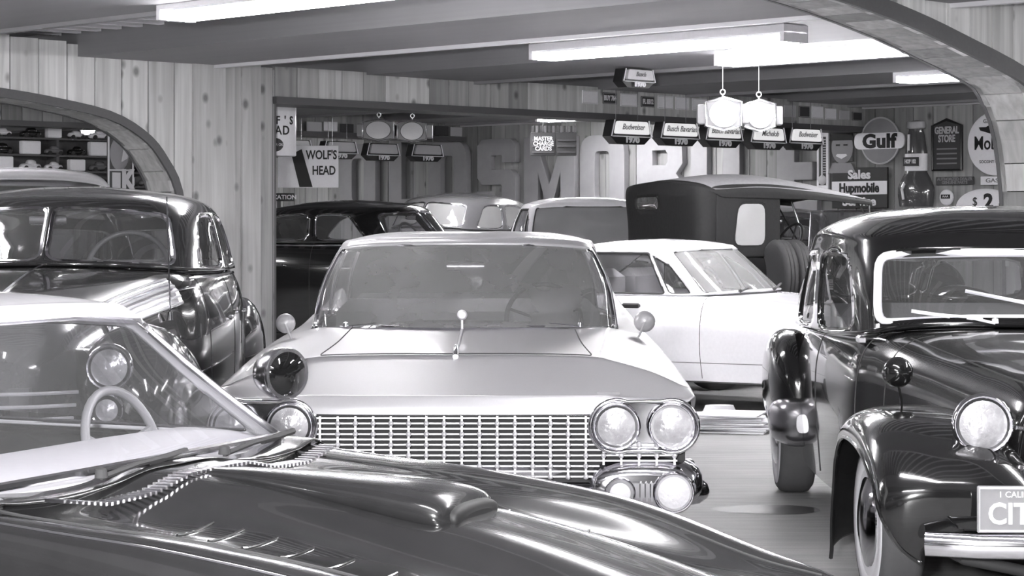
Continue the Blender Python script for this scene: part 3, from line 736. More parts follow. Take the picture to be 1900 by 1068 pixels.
# ================================================================== DARK SPORTS CAR (front)
def sports_car():
    th = math.atan2(.92, .40)
    t = thing('sports_car', 'glossy dark sports car in the foreground with pale roof and long creased hood', 'car', (-.865, 5.31, 0), th)
    R = [ # y (fwd negative) rows from nose to windshield; half profile centre->outside
     [(0,-1.62,.40),(.2,-1.61,.40),(.4,-1.60,.40),(.55,-1.58,.40),(.66,-1.55,.40),(.74,-1.5,.40),(.78,-1.45,.42),(.80,-1.4,.40),(.78,-1.4,.30)],
     [(0,-1.66,.56),(.2,-1.65,.56),(.4,-1.64,.57),(.55,-1.62,.58),(.67,-1.60,.60),(.75,-1.56,.60),(.80,-1.50,.58),(.82,-1.42,.5),(.8,-1.42,.3)],
     [(0,-1.62,.66),(.2,-1.62,.645),(.4,-1.60,.64),(.55,-1.56,.63),(.67,-1.52,.655),(.76,-1.48,.66),(.83,-1.40,.60),(.85,-1.38,.5),(.83,-1.38,.3)],
     [(0,-1.35,.76),(.16,-1.35,.75),(.32,-1.35,.69),(.50,-1.35,.685),(.64,-1.32,.70),(.77,-1.30,.71),(.86,-1.30,.64),(.88,-1.35,.5),(.85,-1.35,.3)],
     [(0,-.95,.86),(.15,-.95,.85),(.30,-.95,.775),(.48,-.95,.765),(.62,-.95,.81),(.77,-.95,.818),(.87,-.95,.73),(.90,-.95,.5),(.86,-.95,.3)],
     [(0,-.55,.915),(.14,-.55,.905),(.28,-.55,.85),(.46,-.55,.835),(.61,-.55,.865),(.77,-.55,.877),(.86,-.55,.78),(.89,-.55,.5),(.86,-.55,.28)],
     [(0,-.25,.935),(.14,-.25,.93),(.28,-.25,.895),(.46,-.25,.87),(.62,-.25,.89),(.77,-.25,.90),(.84,-.25,.82),(.87,-.25,.5),(.85,-.25,.26)],
     [(0,-.06,.95),(.14,-.06,.948),(.28,-.055,.925),(.46,-.05,.905),(.62,-.03,.91),(.77,.0,.922),(.84,.0,.85),(.87,.0,.5),(.85,.0,.26)],
     [(0,.06,.955),(.14,.06,.955),(.28,.06,.94),(.46,.06,.935),(.62,.06,.94),(.77,.08,.945),(.84,.08,.86),(.87,.08,.5),(.85,.08,.26)],
     [(0,1.2,.95),(.14,1.2,.95),(.28,1.2,.94),(.46,1.2,.94),(.62,1.2,.945),(.77,1.2,.95),(.86,1.2,.88),(.90,1.2,.5),(.86,1.2,.26)],
     [(0,2.4,.93),(.14,2.4,.93),(.28,2.4,.93),(.46,2.4,.93),(.62,2.4,.93),(.77,2.4,.93),(.84,2.4,.86),(.86,2.4,.5),(.84,2.4,.3)],
     [(0,2.6,.5),(.14,2.6,.5),(.28,2.6,.5),(.46,2.6,.5),(.62,2.6,.5),(.75,2.6,.5),(.8,2.6,.5),(.82,2.6,.45),(.8,2.6,.3)]]
    S = Surf([mirror_prof(r) for r in R])
    cab = W([(8-4.8, 8.0), (8+4.8, 8.0), (8+4.8, 9.35), (8-4.8, 9.35)], None, fr=0, fm=None, r=.1)
    scoops = [] ; _unused = [W([(8+2.1, 3.55), (8+2.9, 3.6), (8+2.8, 4.05), (8+2.15, 4.0)], 'darklens', 'hood_scoop', .007, 'black', r=.12),
              W([(8-2.9, 3.6), (8-2.1, 3.55), (8-2.15, 4.0), (8-2.8, 4.05)], 'darklens', 'hood_scoop', .007, 'black', r=.12)]
    shell('body', S, M['black2'], t, 150, 170, [cab]+scoops)
    # thin bright line along the fender crest, shut lines
    for s in (-1, 1):
        pp = S(np.full(30, 8+s*5.12), np.linspace(2.0, 7.8, 30)); MB().tube([(p[0], p[1], p[2]+.001) for p in pp], .004, 6).build('fender_moulding', M['chromeR'], t)
        pp = S(np.full(30, 8+s*4.25), np.linspace(2.2, 7.3, 30)); MB().tube([(p[0], p[1], p[2]+.0005) for p in pp], .003, 5).build('shut_line', M['shadegap'], t)
        pp = S(8+s*np.linspace(5.1, 6.0, 8), np.full(8, 2.6)); MB().tube([tuple(p) for p in pp], .003, 5).build('lamp_shut_line', M['shadegap'], t)
    # louvred cowl in front of the windshield: rows of small ribs
    rb = MB()
    for k in range(60):
        x = -.62+1.24*k/59; y = -.12-.03*math.cos(x*2)
        z = float(np.interp(abs(x), [0, .14, .28, .46, .62], [.945, .943, .916, .91, .936]))
        rb.box((x, y, z+.004), (.009, .05, .008))
    rb.build('cowl_vent', M['chromeR'], t)
    for xx in (-.3, .25): wiper(t, (xx, -.03, .95), (xx+.33, .0, .965), 'shadegap', .007)
    # slots
    for s in (-1, 1):
        for k in range(7):
            pp = S(8+s*np.linspace(2.35, 3.2, 8), np.full(8, 5.6-.26*k)); MB().tube([(q[0], q[1], q[2]+.001) for q in pp], .003, 6).build('louvre', M['black2'], t)
    # raised centre scoop; a black solid paints the shade in its forward mouth
    sc_ = pod('hood_scoop', [(-.02,-.86,.868,.11,.03),(-.02,-.82,.884,.15,.045),(-.02,-.70,.902,.15,.045),(-.02,-.50,.922,.12,.032),(-.02,-.30,.935,.07,.02),(-.02,-.12,.94,.03,.01)], M['black2'], t, seg=28, pw=2.6)
    pod('scoop_mouth_shade', [(-.02,-.872,.874,.07,.012),(-.02,-.866,.877,.115,.026),(-.02,-.84,.88,.12,.03)], M['ink'], sc_, seg=28, pw=2.6)
    belt = mirror_loop([(0,-.02,.955),(.35,0,.955),(.60,.04,.95),(.735,.10,.945),(.77,.5,.945),(.79,1.0,.945),(.78,1.5,.945),(.6,1.95,.94),(0,2.05,.94)])
    mid = mirror_loop([(0,.24,1.14),(.33,.25,1.138),(.57,.29,1.13),(.705,.33,1.11),(.735,.6,1.12),(.745,1.0,1.12),(.73,1.4,1.12),(.55,1.7,1.12),(0,1.8,1.12)])
    top = mirror_loop([(0,.46,1.30),(.32,.46,1.298),(.55,.47,1.285),(.67,.52,1.262),(.69,.7,1.265),(.69,1.0,1.27),(.67,1.3,1.26),(.5,1.5,1.26),(0,1.55,1.27)])
    re = mirror_loop([(0,.50,1.325),(.32,.51,1.322),(.54,.53,1.312),(.635,.58,1.295),(.65,.72,1.30),(.65,1.0,1.305),(.63,1.25,1.295),(.47,1.42,1.29),(0,1.47,1.30)])
    ri = mirror_loop([(0,.62,1.345),(.25,.62,1.344),(.36,.66,1.34),(.42,.7,1.338),(.43,.8,1.34),(.43,1.0,1.34),(.4,1.15,1.335),(.3,1.25,1.33),(0,1.3,1.335)])
    rg = mirror_loop([(0,.8,1.352),(.08,.8,1.352),(.1,.84,1.352),(.12,.9,1.352),(.12,.95,1.352),(.12,1.0,1.352),(.1,1.05,1.35),(.08,1.08,1.35),(0,1.1,1.35)])
    G_ = Surf([belt, mid, top, re, ri, rg], closed=True)
    ws = W([(-2.85, .04), (2.85, .04), (2.75, 1.93), (-2.75, 1.93)], 'glassfg', 'windshield', .010, 'chromeR', r=.3)
    sw = mirw([W([(3.2, .06), (6.3, .06), (6.0, 1.9), (3.3, 1.9)], 'glassclear', 'side_window', .008), W([(6.5, .2), (7.8, .2), (7.8, 1.8), (6.5, 1.8)], 'glass', 'rear_window', .006)])
    shell('roof', G_, M['white'], t, 220, 60, [ws]+sw, u0=-8, thick=.018)
    # pale dashboard and cabin
    D = Surf([[(-.68,.06,.925),(-.3,.0,.93),(.0,-.01,.935),(.3,.0,.93),(.68,.06,.925)],
              [(-.70,.2,.955),(-.3,.16,.965),(0,.15,.965),(.3,.16,.965),(.70,.2,.955)],
              [(-.70,.42,.955),(-.3,.40,.962),(0,.40,.962),(.3,.40,.962),(.70,.42,.955)],
              [(-.70,.50,.90),(-.3,.48,.90),(0,.48,.90),(.3,.48,.90),(.70,.50,.90)],
              [(-.70,.50,.70),(-.3,.48,.70),(0,.48,.70),(.3,.48,.70),(.70,.50,.70)]])
    shell('dashboard', D, M['dash'], t, 40, 30, thick=.01)
    steering(t, (.53, .46, .915), .17, 1.25, 'ebony')
    MB().tube([(.47, .40, .88), (.47, .48, .92)], .02, 8).build('steering_column', M['dash'], t)
    seat_obj(t, (.38, 1.15, .35), .5, .42, 'seat', 'seat'); seat_obj(t, (-.38, 1.0, .45), .5, .55, 'seatlight', 'seat')
    MB().box((0, 1.0, .35), (1.5, 2.0, .1)).build('cabin_floor', M['interior'], t)
    for y in (-1.0, 1.7):
        for s in (-1, 1): wheel(t, (s*.76, y, .31), .31, .2, 0, 'rubber', side=s)
    MB().box((0, .3, .28), (1.5, 3.6, .12)).build('underbody', M['shadegap'], t)
    return t
sports_car()
# ================================================================== 1940s SEDAN
def sedan40(label, loc, rz, paint, group=None, sc=None, detail=True, glass='glass', name='vintage_sedan', aerial=False):
    t = thing(name, label, 'car', loc, rz, group, sc)
    R = [
     [(0,-.02,.60),(.10,-.02,.60),(.18,.0,.60),(.24,.04,.58),(.28,.1,.5),(.28,.12,.36)],
     [(0,-.02,.98),(.10,-.01,.96),(.19,.03,.90),(.26,.08,.80),(.31,.12,.6),(.32,.14,.36)],
     [(0,.06,1.10),(.14,.08,1.08),(.24,.12,1.02),(.31,.16,.9),(.36,.2,.65),(.38,.2,.34)],
     [(0,.35,1.17),(.18,.35,1.155),(.30,.35,1.10),(.38,.35,.97),(.42,.35,.7),(.43,.35,.3)],
     [(0,1.0,1.265),(.24,1.0,1.25),(.38,1.0,1.19),(.47,1.0,1.05),(.51,1.0,.75),(.52,1.0,.3)],
     [(0,1.6,1.325),(.34,1.6,1.31),(.52,1.62,1.26),(.62,1.65,1.12),(.65,1.65,.8),(.66,1.65,.3)],
     [(0,1.95,1.32),(.42,1.95,1.315),(.64,1.95,1.285),(.73,1.95,1.15),(.76,1.95,.85),(.74,1.95,.28)],
     [(0,2.7,1.31),(.5,2.7,1.31),(.71,2.7,1.285),(.79,2.7,1.12),(.81,2.7,.85),(.78,2.7,.26)],
     [(0,3.5,1.30),(.5,3.5,1.30),(.70,3.5,1.275),(.78,3.5,1.12),(.80,3.5,.85),(.78,3.5,.26)],
     [(0,4.3,1.22),(.35,4.3,1.21),(.55,4.3,1.16),(.64,4.3,1.0),(.67,4.3,.8),(.66,4.3,.3)],
     [(0,4.85,.95),(.3,4.85,.93),(.44,4.82,.88),(.52,4.8,.78),(.55,4.78,.6),(.55,4.75,.34)],
     [(0,5.0,.5),(.25,5.0,.5),(.4,4.98,.5),(.48,4.96,.48),(.5,4.92,.45),(.5,4.9,.36)]]
    S = Surf([mirror_prof(r) for r in R])    # centre u=5
    cab = W([(5-1.9, 6.0), (5+1.9, 6.0), (5+1.9, 8.6), (5-1.9, 8.6)], None, fr=0, fm=None, r=.15)
    shell('body', S, M[paint], t, 80, 100, [cab])
    belt = mirror_loop([(0,1.66,1.335),(.28,1.70,1.33),(.53,1.84,1.315),(.66,2.03,1.30),(.735,2.45,1.29),(.75,2.95,1.285),(.73,3.5,1.28),(.58,4.15,1.24),(0,4.45,1.19)])
    mid = mirror_loop([(0,1.80,1.48),(.26,1.83,1.477),(.50,1.95,1.468),(.635,2.14,1.45),(.70,2.5,1.45),(.71,2.95,1.45),(.69,3.45,1.44),(.53,3.98,1.41),(0,4.24,1.38)])
    top = mirror_loop([(0,1.94,1.615),(.25,1.96,1.61),(.47,2.07,1.60),(.60,2.24,1.58),(.655,2.55,1.59),(.66,2.95,1.59),(.64,3.35,1.57),(.47,3.75,1.55),(0,3.95,1.53)])
    re = mirror_loop([(0,2.06,1.665),(.24,2.08,1.66),(.43,2.18,1.65),(.53,2.34,1.64),(.575,2.6,1.65),(.58,2.95,1.65),(.56,3.28,1.63),(.41,3.58,1.61),(0,3.72,1.59)])
    ri = mirror_loop([(0,2.35,1.70),(.18,2.37,1.698),(.3,2.42,1.69),(.36,2.52,1.688),(.38,2.7,1.69),(.38,2.95,1.69),(.36,3.12,1.68),(.26,3.3,1.66),(0,3.38,1.655)])
    rg = mirror_loop([(0,2.6,1.715),(.08,2.6,1.715),(.1,2.65,1.715),(.12,2.72,1.714),(.12,2.8,1.714),(.12,2.9,1.713),(.1,2.98,1.71),(.06,3.05,1.706),(0,3.05,1.705)])
    G_ = Surf([belt, mid, top, re, ri, rg], closed=True)
    wins = mirw([W([(.05, .12), (2.45, .12), (2.4, 1.78), (.05, 1.93)], glass, 'windshield', .014, 'chrome', r=.32),
                 W([(3.25, .12), (4.55, .12), (4.55, 1.85), (3.5, 1.85)], glass, 'side_window', .010, 'chrome', r=.4),
                 W([(4.75, .12), (6.1, .12), (5.75, 1.85), (4.75, 1.85)], glass, 'side_window', .010, 'chrome', r=.4),
                 W([(7.15, .5), (7.9, .5), (7.9, 1.7), (7.3, 1.7)], glass, 'rear_window', .008, 'chrome', r=.25)])
    shell('roof', G_, M[paint], t, 200, 54, wins, u0=-8, thick=.022)
    for s in (-1, 1):
        pod('front_fender', [(s*.61,.02,.74,.04,.05),(s*.61,.08,.76,.15,.2),(s*.61,.3,.78,.225,.32),(s*.62,.7,.76,.235,.335),(s*.66,1.15,.66,.2,.27),(s*.69,1.6,.5,.13,.16),(s*.7,1.9,.42,.07,.06)], M[paint], t, seg=26, zmin=.36, pw=2.3)
        pod('rear_fender', [(s*.70,3.2,.6,.03,.05),(s*.70,3.35,.72,.10,.22),(s*.71,3.7,.78,.16,.33),(s*.70,4.2,.74,.16,.32),(s*.67,4.7,.6,.12,.22),(s*.64,5.0,.45,.04,.05)], M[paint], t, seg=26, zmin=.3, pw=2.4)
        MB().box((s*.78, 2.55, .34), (.16, 1.5, .06), bev=.02).build('running_board', M['rubber'], t)
        for y in (.75, 4.1): wheel(t, (s*.74, y, .35), .35, .17, 0, 'whitewall', side=s)
        headlamp(t, (s*.57, .0, .965), .088, .2, house=paint)
        headlamp(t, (s*.57, -.06, .80), .062, .1, 'fog_lamp')
        # louvred chrome panel on the hood side
        uu = np.linspace(2.05, 2.95, 4); vv = np.linspace(3.75, 5.25, 5)
        PS = Surf([[S(5+s*a, v_)[0]+np.array([s*.012, 0, .006]) for a in uu] for v_ in vv])
        vp = shell('hood_louvre_panel', PS, M['chromeR'], t, 10, 16, thick=.006)
        for k in range(6):
            MB().tube([tuple(p+np.array([s*.006, 0, .003])) for p in PS(np.full(10, .15+.54*k), np.linspace(.1, 3.9, 10))], .007, 6).build('louvre', M['grillebar'], vp)
        MB().tube([tuple(p) for p in S(np.full(14, 5+s*2.55), np.linspace(3.2, 5.9, 14))], .007, 6).build('hood_side_strip', M['chrome'], t)
        MB().tube([tuple(p+np.array([s*.006, 0, 0])) for p in S(np.full(14, 5+s*2.2), np.linspace(5.9, 9.0, 14))], .008, 6).build('belt_strip', M['chrome'], t)
        b = MB().box((s*.83, 2.35, 1.06), (.02, .1, .02), bev=.006); b.build('door_handle', M['chrome'], t)
        b = MB().box((s*.83, 3.1, 1.06), (.02, .1, .02), bev=.006); b.build('door_handle', M['chrome'], t)
        for yy in (2.02, 2.75, 3.35):
            pp = S(5+s*np.linspace(2.0, 4.9, 10), np.full(10, np.interp(yy, [1.95, 2.7, 3.5], [6, 7, 8])))
            MB().tube([tuple(p) for p in pp], .003, 5).build('door_gap', M['shadegap'], t)
    # front end: grille, bumper
    g = MB().box((0, .06, .66), (.5, .1, .44)).build('grille', M['shadegap'], t)
    for k in range(9):
        w_ = .86-.02*k
        MB().tube([(-w_/2, .10, .86-.052*k), (-w_*.3, -.01, .86-.052*k), (0, -.06, .86-.052*k), (w_*.3, -.01, .86-.052*k), (w_/2, .10, .86-.052*k)], .008, 6).build('grille_bar', M['grillebar'], g)
    MB().tube([(0, -.06, .98), (0, -.08, .7), (0, -.06, .42)], .012, 6).build('grille_centre_bar', M['chrome'], g)
    pp = S(np.full(12, 5.0), np.linspace(1.2, 5.2, 12)); MB().tube([(p[0], p[1], p[2]+.004) for p in pp], .008, 6).build('hood_ridge', M['chrome'], t)
    MB().tube([(-.92, .12, .50), (-.8, -.08, .50), (-.4, -.16, .50), (0, -.18, .50), (.4, -.16, .50), (.8, -.08, .50), (.92, .12, .50)], .032, 10, flat=1.8).build('bumper', M['chrome'], t)
    for s in (-1, 1): MB().box((s*.3, -.2, .52), (.05, .06, .2), bev=.02).build('bumper_guard', M['chrome'], t)
    if aerial: MB().tube([(.62, 1.55, 1.10), (.60, 1.58, 1.66)], .004, 6).lathe([(.014, 0), (.01, .04)], c=(.62, 1.55, 1.08), seg=8).build('aerial', M['chrome'], t)
    MB().tube([(-.8, 5.02, .48), (0, 5.12, .48), (.8, 5.02, .48)], .05, 8, flat=.6).build('rear_bumper', M['chrome'], t)
    MB().box((0, 2.8, .4), (1.5, 2.6, .1)).box((0, .9, .36), (.9, 1.6, .1)).build('cabin_floor', M['interior'], t)
    seat_obj(t, (0, 2.55, .6), 1.3, .62, 'seat', 'front_seat'); seat_obj(t, (0, 3.6, .62), 1.3, .6, 'seat', 'rear_seat')
    pod('dashboard', [(0,1.85,1.2,.5,.05),(0,1.95,1.2,.6,.09),(0,2.1,1.18,.66,.1),(0,2.15,1.15,.66,.06)], M['dashdark'], t)
    steering(t, (.33, 2.2, 1.31), .2, 1.1, 'ebony')
    b = MB(); b.box((-.03, 2.0, 1.55), (.18, .02, .05), bev=.008).tube([(0, 1.98, 1.6), (0, 2.0, 1.57)], .005, 6); b.build('rear_view_mirror', M['chromeR'], t)
    return t
sedan40('dark vintage sedan at left with split windshield and ribbed chrome hood side', (-2.17, 8.55, 0), math.radians(2.0), 'darkred', name='vintage_sedan', aerial=True)
# ================================================================== BLACK SALOON (right)
def saloon():
    t = thing('black_saloon', 'black prewar saloon at right with separate headlamps and rounded roof', 'car', (2.25, 7.75, 0), math.radians(-2.0))
    P_ = 'black'
    R = [
     [(0,.28,.50),(.12,.28,.50),(.22,.28,.50),(.28,.29,.50),(.31,.31,.46),(.31,.33,.4)],
     [(0,.30,.88),(.12,.30,.875),(.24,.30,.84),(.32,.32,.76),(.35,.34,.6),(.34,.36,.4)],
     [(0,.34,.945),(.14,.34,.94),(.28,.36,.905),(.36,.38,.81),(.39,.40,.62),(.38,.42,.4)],
     [(0,.9,.985),(.2,.9,.98),(.36,.9,.94),(.44,.9,.84),(.47,.9,.64),(.46,.9,.38)],
     [(0,1.5,1.03),(.28,1.5,1.025),(.46,1.5,.985),(.55,1.5,.89),(.58,1.5,.68),(.57,1.5,.34)],
     [(0,1.85,1.065),(.36,1.88,1.06),(.58,1.95,1.03),(.68,1.98,.92),(.71,2.0,.7),(.70,2.0,.3)],
     [(0,2.3,1.03),(.45,2.3,1.03),(.66,2.3,1.02),(.75,2.3,.92),(.78,2.3,.7),(.77,2.3,.26)],
     [(0,3.2,1.02),(.5,3.2,1.02),(.74,3.2,1.0),(.81,3.2,.9),(.83,3.2,.68),(.80,3.2,.24)],
     [(0,4.2,1.0),(.5,4.2,1.0),(.72,4.2,.98),(.79,4.2,.88),(.81,4.2,.68),(.78,4.2,.24)],
     [(0,5.1,.9),(.4,5.1,.9),(.56,5.1,.87),(.64,5.1,.8),(.66,5.1,.62),(.66,5.1,.3)],
     [(0,5.5,.5),(.35,5.5,.5),(.5,5.48,.5),(.56,5.45,.48),(.58,5.4,.45),(.58,5.4,.3)]]
    S = Surf([mirror_prof(r) for r in R])
    cab = W([(5-1.85, 5.35), (5+1.85, 5.35), (5+1.85, 8.6), (5-1.85, 8.6)], None, fr=0, fm=None, r=.15)
    shell('body', S, M[P_], t, 80, 100, [cab])
    belt = mirror_loop([(0,1.88,1.07),(.35,1.91,1.07),(.58,2.0,1.05),(.70,2.18,1.02),(.77,2.75,.99),(.80,3.4,.98),(.80,4.1,.97),(.68,4.85,.96),(0,5.15,.94)])
    mid = mirror_loop([(0,1.98,1.25),(.34,2.0,1.25),(.57,2.08,1.24),(.69,2.26,1.22),(.765,2.8,1.2),(.79,3.4,1.19),(.78,4.05,1.18),(.65,4.7,1.17),(0,4.95,1.15)])
    top = mirror_loop([(0,2.10,1.43),(.33,2.12,1.43),(.55,2.20,1.42),(.675,2.38,1.41),(.745,2.85,1.42),(.765,3.4,1.42),(.74,3.95,1.40),(.58,4.4,1.37),(0,4.6,1.35)])
    re = mirror_loop([(0,2.18,1.50),(.32,2.20,1.50),(.53,2.29,1.49),(.65,2.47,1.485),(.71,2.9,1.505),(.725,3.4,1.505),(.69,3.85,1.48),(.52,4.2,1.45),(0,4.35,1.43)])
    ri = mirror_loop([(0,2.45,1.575),(.26,2.47,1.572),(.40,2.55,1.565),(.49,2.7,1.565),(.52,2.95,1.575),(.52,3.3,1.575),(.49,3.6,1.56),(.36,3.8,1.54),(0,3.9,1.53)])
    rg = mirror_loop([(0,2.9,1.605),(.1,2.9,1.605),(.14,2.95,1.605),(.16,3.0,1.605),(.16,3.1,1.606),(.16,3.2,1.606),(.14,3.28,1.604),(.1,3.35,1.60),(0,3.35,1.60)])
    G_ = Surf([belt, mid, top, re, ri, rg], closed=True)
    wins = [W([(-2.55, .20), (2.55, .20), (2.5, 1.80), (-2.5, 1.80)], 'glass', 'windshield', .022, 'signwhite', r=.42)]
    wins += mirw([W([(3.25, .15), (4.65, .10), (4.65, 1.80), (3.42, 1.80)], 'glass', 'side_window', .010, 'black', r=.35),
                 W([(4.95, .10), (6.2, .15), (6.0, 1.78), (4.95, 1.80)], 'glass', 'side_window', .010, 'black', r=.35),
                 W([(7.2, .7), (7.96, .7), (7.96, 1.85), (7.25, 1.85)], 'glassclear', 'rear_window', .008, 'black', r=.25)])
    shell('roof', G_, M[P_], t, 200, 54, wins, u0=-8, thick=.03)
    for s in (-1, 1):
        # front fender: a crowned strip that arches over the wheel
        path = [(-.10,.44),(-.13,.50),(-.12,.60),(.02,.70),(.30,.77),(.65,.785),(.95,.765),(1.12,.68),(1.24,.55),(1.36,.40),(1.46,.27),(1.50,.22)]
        rows = []
        for i, (y, z) in enumerate(path):
            f = i/(len(path)-1); wi = .34+.06*f; fl = [.78,.86,.92,.935,.94,.94,.94,.94,.935,.93,.92,.92][i]
            nz = max(.0, 1-abs(i-4.5)/6.0); z += .035*nz
            rows.append([(s*(wi-.02), y+.04, z-.18*nz), (s*(wi+.06), y+.02, z-.08*nz), (s*.54, y, z-.015*nz), (s*.68, y, z), (s*(fl-.14), y, z-.004), (s*(fl-.05), y+.01, z-.03), (s*fl, y+.03, z-.08), (s*(fl+.005), y+.05, z-.13)])
        shell('front_fender', Surf(rows), M[P_], t, 30, 60, thick=.008)
        MB().tube([tuple(p) for p in Surf(rows)(np.full(40, 7.0), np.linspace(0, 11, 40))], .010, 6).build('fender_bead', M[P_], t)
        pod('rear_fender', [(s*.80,3.95,.42,.03,.05),(s*.81,4.05,.58,.11,.2),(s*.83,4.3,.64,.14,.28),(s*.82,4.8,.62,.14,.28),(s*.78,5.2,.5,.1,.18),(s*.75,5.4,.4,.04,.06)], M[P_], t, seg=26, zmin=.34, pw=2.5)
        pod('stone_guard', [(s*.82,3.86,.45,.03,.05),(s*.82,3.89,.45,.10,.10),(s*.825,3.95,.45,.132,.125),(s*.83,4.05,.45,.150,.135),(s*.83,4.16,.45,.150,.13)], M['chromeR'], t, seg=26, pw=2.6)
        MB().tube([(s*.80, 3.90, .33), (s*.80, 3.862, .45), (s*.80, 3.90, .56)], .005, 6).build('guard_seam', M['shadegap'], t)
        wheel(t, (s*.76, .95, .33), .33, .17, math.radians(4*1), 'whitewall', side=s, tmat='rubbertr')
        wheel(t, (s*.80, 4.55, .34), .34, .2, 0, 'whitewall', side=s, tmat='rubbertr')
        headlamp(t, (s*.545, .05, .81), .103, .2)
        MB().tube([(s*.545, .12, .74), (s*.50, .16, .66), (s*.40, .25, .62)], .012, 8).build('headlamp_bracket', M['chrome'], t)
        MB().tube([(s*.43, .03, .80), (s*.33, .12, .78)], .008, 8).build('lamp_rod', M['chrome'], t)
        q = MB().lathe([(.03, 0), (.03, .01), (.022, .02), (.001, .026)], axis='-y', seg=18).build('marker_lamp', M['markerlens'], t); q.location = (s*.74, .04, .695); q.rotation_euler = (-.9, 0, 0)
        MB().lathe([(.036, -.005), (.038, .006), (.03, .012)], axis='-y', seg=18).build('rim', M['black'], q)
        # stalk mirror on the fender
        MB().lathe([(.001,.05),(.03,.044),(.052,.025),(.062,0),(.058,-.012),(.001,-.012)], c=(s*.745, .80, .945), axis='-y', seg=24).tube([(s*.745, .78, .90), (s*.73, .80, .84), (s*.725, .82, .77)], .006, 6).lathe([(.018, 0), (.012, .03)], c=(s*.725, .82, .765), seg=10).build('fender_mirror', M['black'], t)
        MB().tube([tuple(p+np.array([s*.006, 0, 0])) for p in S(np.full(20, 5+s*2.3), np.linspace(5.0, 8.6, 20))], .006, 6).build('belt_strip', M['chromeR'], t)
        pp = S(5+s*np.linspace(1.5, 4.9, 12), np.full(12, 4.6)); MB().tube([tuple(p) for p in pp], .003, 5).build('hood_gap', M['shadegap'], t)
        for vv in (6.9, 5.5):
            pp = S(5+s*np.linspace(2.0, 4.9, 10), np.full(10, vv)); MB().tube([tuple(p) for p in pp], .004, 5).build('door_gap', M['shadegap'], t)
        pp = S(np.full(14, 5+s*1.95), np.linspace(2.0, 4.7, 14)); MB().tube([tuple(p) for p in pp], .004, 5).build('hood_shut_line', M['shadegap'], t)
        MB().box((s*.72, 2.15, 1.0), (.03, .12, .04), bev=.01).build('door_hinge', M['chromeR'], t)
        MB().box((s*.66, 1.9, .27), (.1, 1.4, .08)).build('sill', M[P_], t)
        pp = G_(np.full(14, s*2.95), np.linspace(.15, 2.6, 14)); MB().tube([tuple(p) for p in pp], .006, 6).build('roof_gutter', M['black'], t)
        pp = G_(np.full(10, s*4.8), np.linspace(.05, 1.95, 10)); MB().tube([tuple(p) for p in pp], .014, 6).build('door_pillar', M['black'], t)
    pp = G_(np.linspace(2.95, 6.8, 30), np.full(30, 2.15)); MB().tube([tuple(p) for p in pp], .008, 6).build('roof_gutter', M['black'], t)
    pp = G_(-np.linspace(2.95, 6.8, 30), np.full(30, 2.15)); MB().tube([tuple(p) for p in pp], .008, 6).build('roof_gutter', M['black'], t)
    # grille shell and slats
    gp = [(.31*math.sin(a)*(1-.06*abs(math.sin(a))), .66+.26*math.cos(a)) for a in np.linspace(-2.5, 2.5, 36)]
    gr = MB().tube([(x, .22, z) for x, z in gp], .022, 8, closed=True).build('grille', M['chrome'], t)
    for k in range(17):
        z = .46+.026*k; w_ = .29*math.sqrt(max(.05, 1-((z-.66)/.27)**2))
        MB().tube([(-w_, .24, z), (0, .22, z+.0), (w_, .24, z)], .005, 5).build('grille_bar', M['chromeR'], gr)
    for s in (-1, 1):
        MB().tube([(-s*.0, .19, .74), (s*.17, .20, .60)], .014, 6).build('chevron', M['chrome'], gr)
        MB().tube([(-s*.0, .19, .66), (s*.17, .20, .52)], .014, 6).build('chevron', M['chrome'], gr)
    # licence plate
    lp = MB().box((0, 0, 0), (.34, .012, .165), bev=.004).build('licence_plate', M['plateface'], t); lp.location = (-.44, -.2, .535)
    b = MB().tube([(-.162, -.008, -.075), (.162, -.008, -.075), (.162, -.008, .075), (-.162, -.008, .075)], .004, 6, closed=True); b.build('plate_edge', M['signwhite'], lp)
    text('lettering', 'CIT 41', lp, (0, -.008, -.018), .105, M['inkwhite'], .9, .003, .002)
    text('small_lettering', '1 CALIFORNIA', lp, (0, -.008, .052), .030, M['inkwhite'], 1, .002)
    b = MB().tube([(-.78, -.14, .405), (-.6, -.2, .405), (0, -.24, .405), (.6, -.2, .405), (.78, -.14, .405)], .028, 12, flat=1.6); b.build('bumper', M['chrome'], t)
    for s in (-1, 1):
        MB().tube([(s*.40, -.15, .38), (s*.34, .1, .36), (s*.3, .5, .38)], .018, 8).build('bumper_iron', M['chromeR'], t)
        MB().tube([(s*.1, .0, .30), (s*.36, .06, .27), (s*.6, .12, .31), (s*.66, .3, .33)], .022, 8).build('suspension_arm', M['rubber'], t)
    # windshield wipers, cabin
    wiper(t, (-.16, 1.86, 1.09), (-.44, 1.90, 1.13), 'signwhite', .007); wiper(t, (.38, 1.86, 1.10), (-.12, 1.96, 1.20), 'signwhite', .007)
    seat_obj(t, (0, 2.9, .45), 1.4, .58, 'seat', 'front_seat'); seat_obj(t, (0, 4.1, .48), 1.4, .50, 'seat', 'rear_seat')
    b = MB().tube([(-.25, 2.1, 1.0), (.5, 2.1, 1.0)], .01, 6); 
    pod('dashboard', [(0,1.98,1.0,.5,.04),(0,2.05,1.0,.6,.06),(0,2.2,.98,.66,.07),(0,2.26,.96,.66,.04)], M['dashdark'], t)
    steering(t, (.35, 2.42, 1.05), .2, 1.1, 'dashdark')
    MB().box((0, 3.2, .30), (1.4, 3.6, .1)).box((0, .9, .34), (.7, 1.4, .12)).build('chassis', M['shadegap'], t)
    return t
saloon()
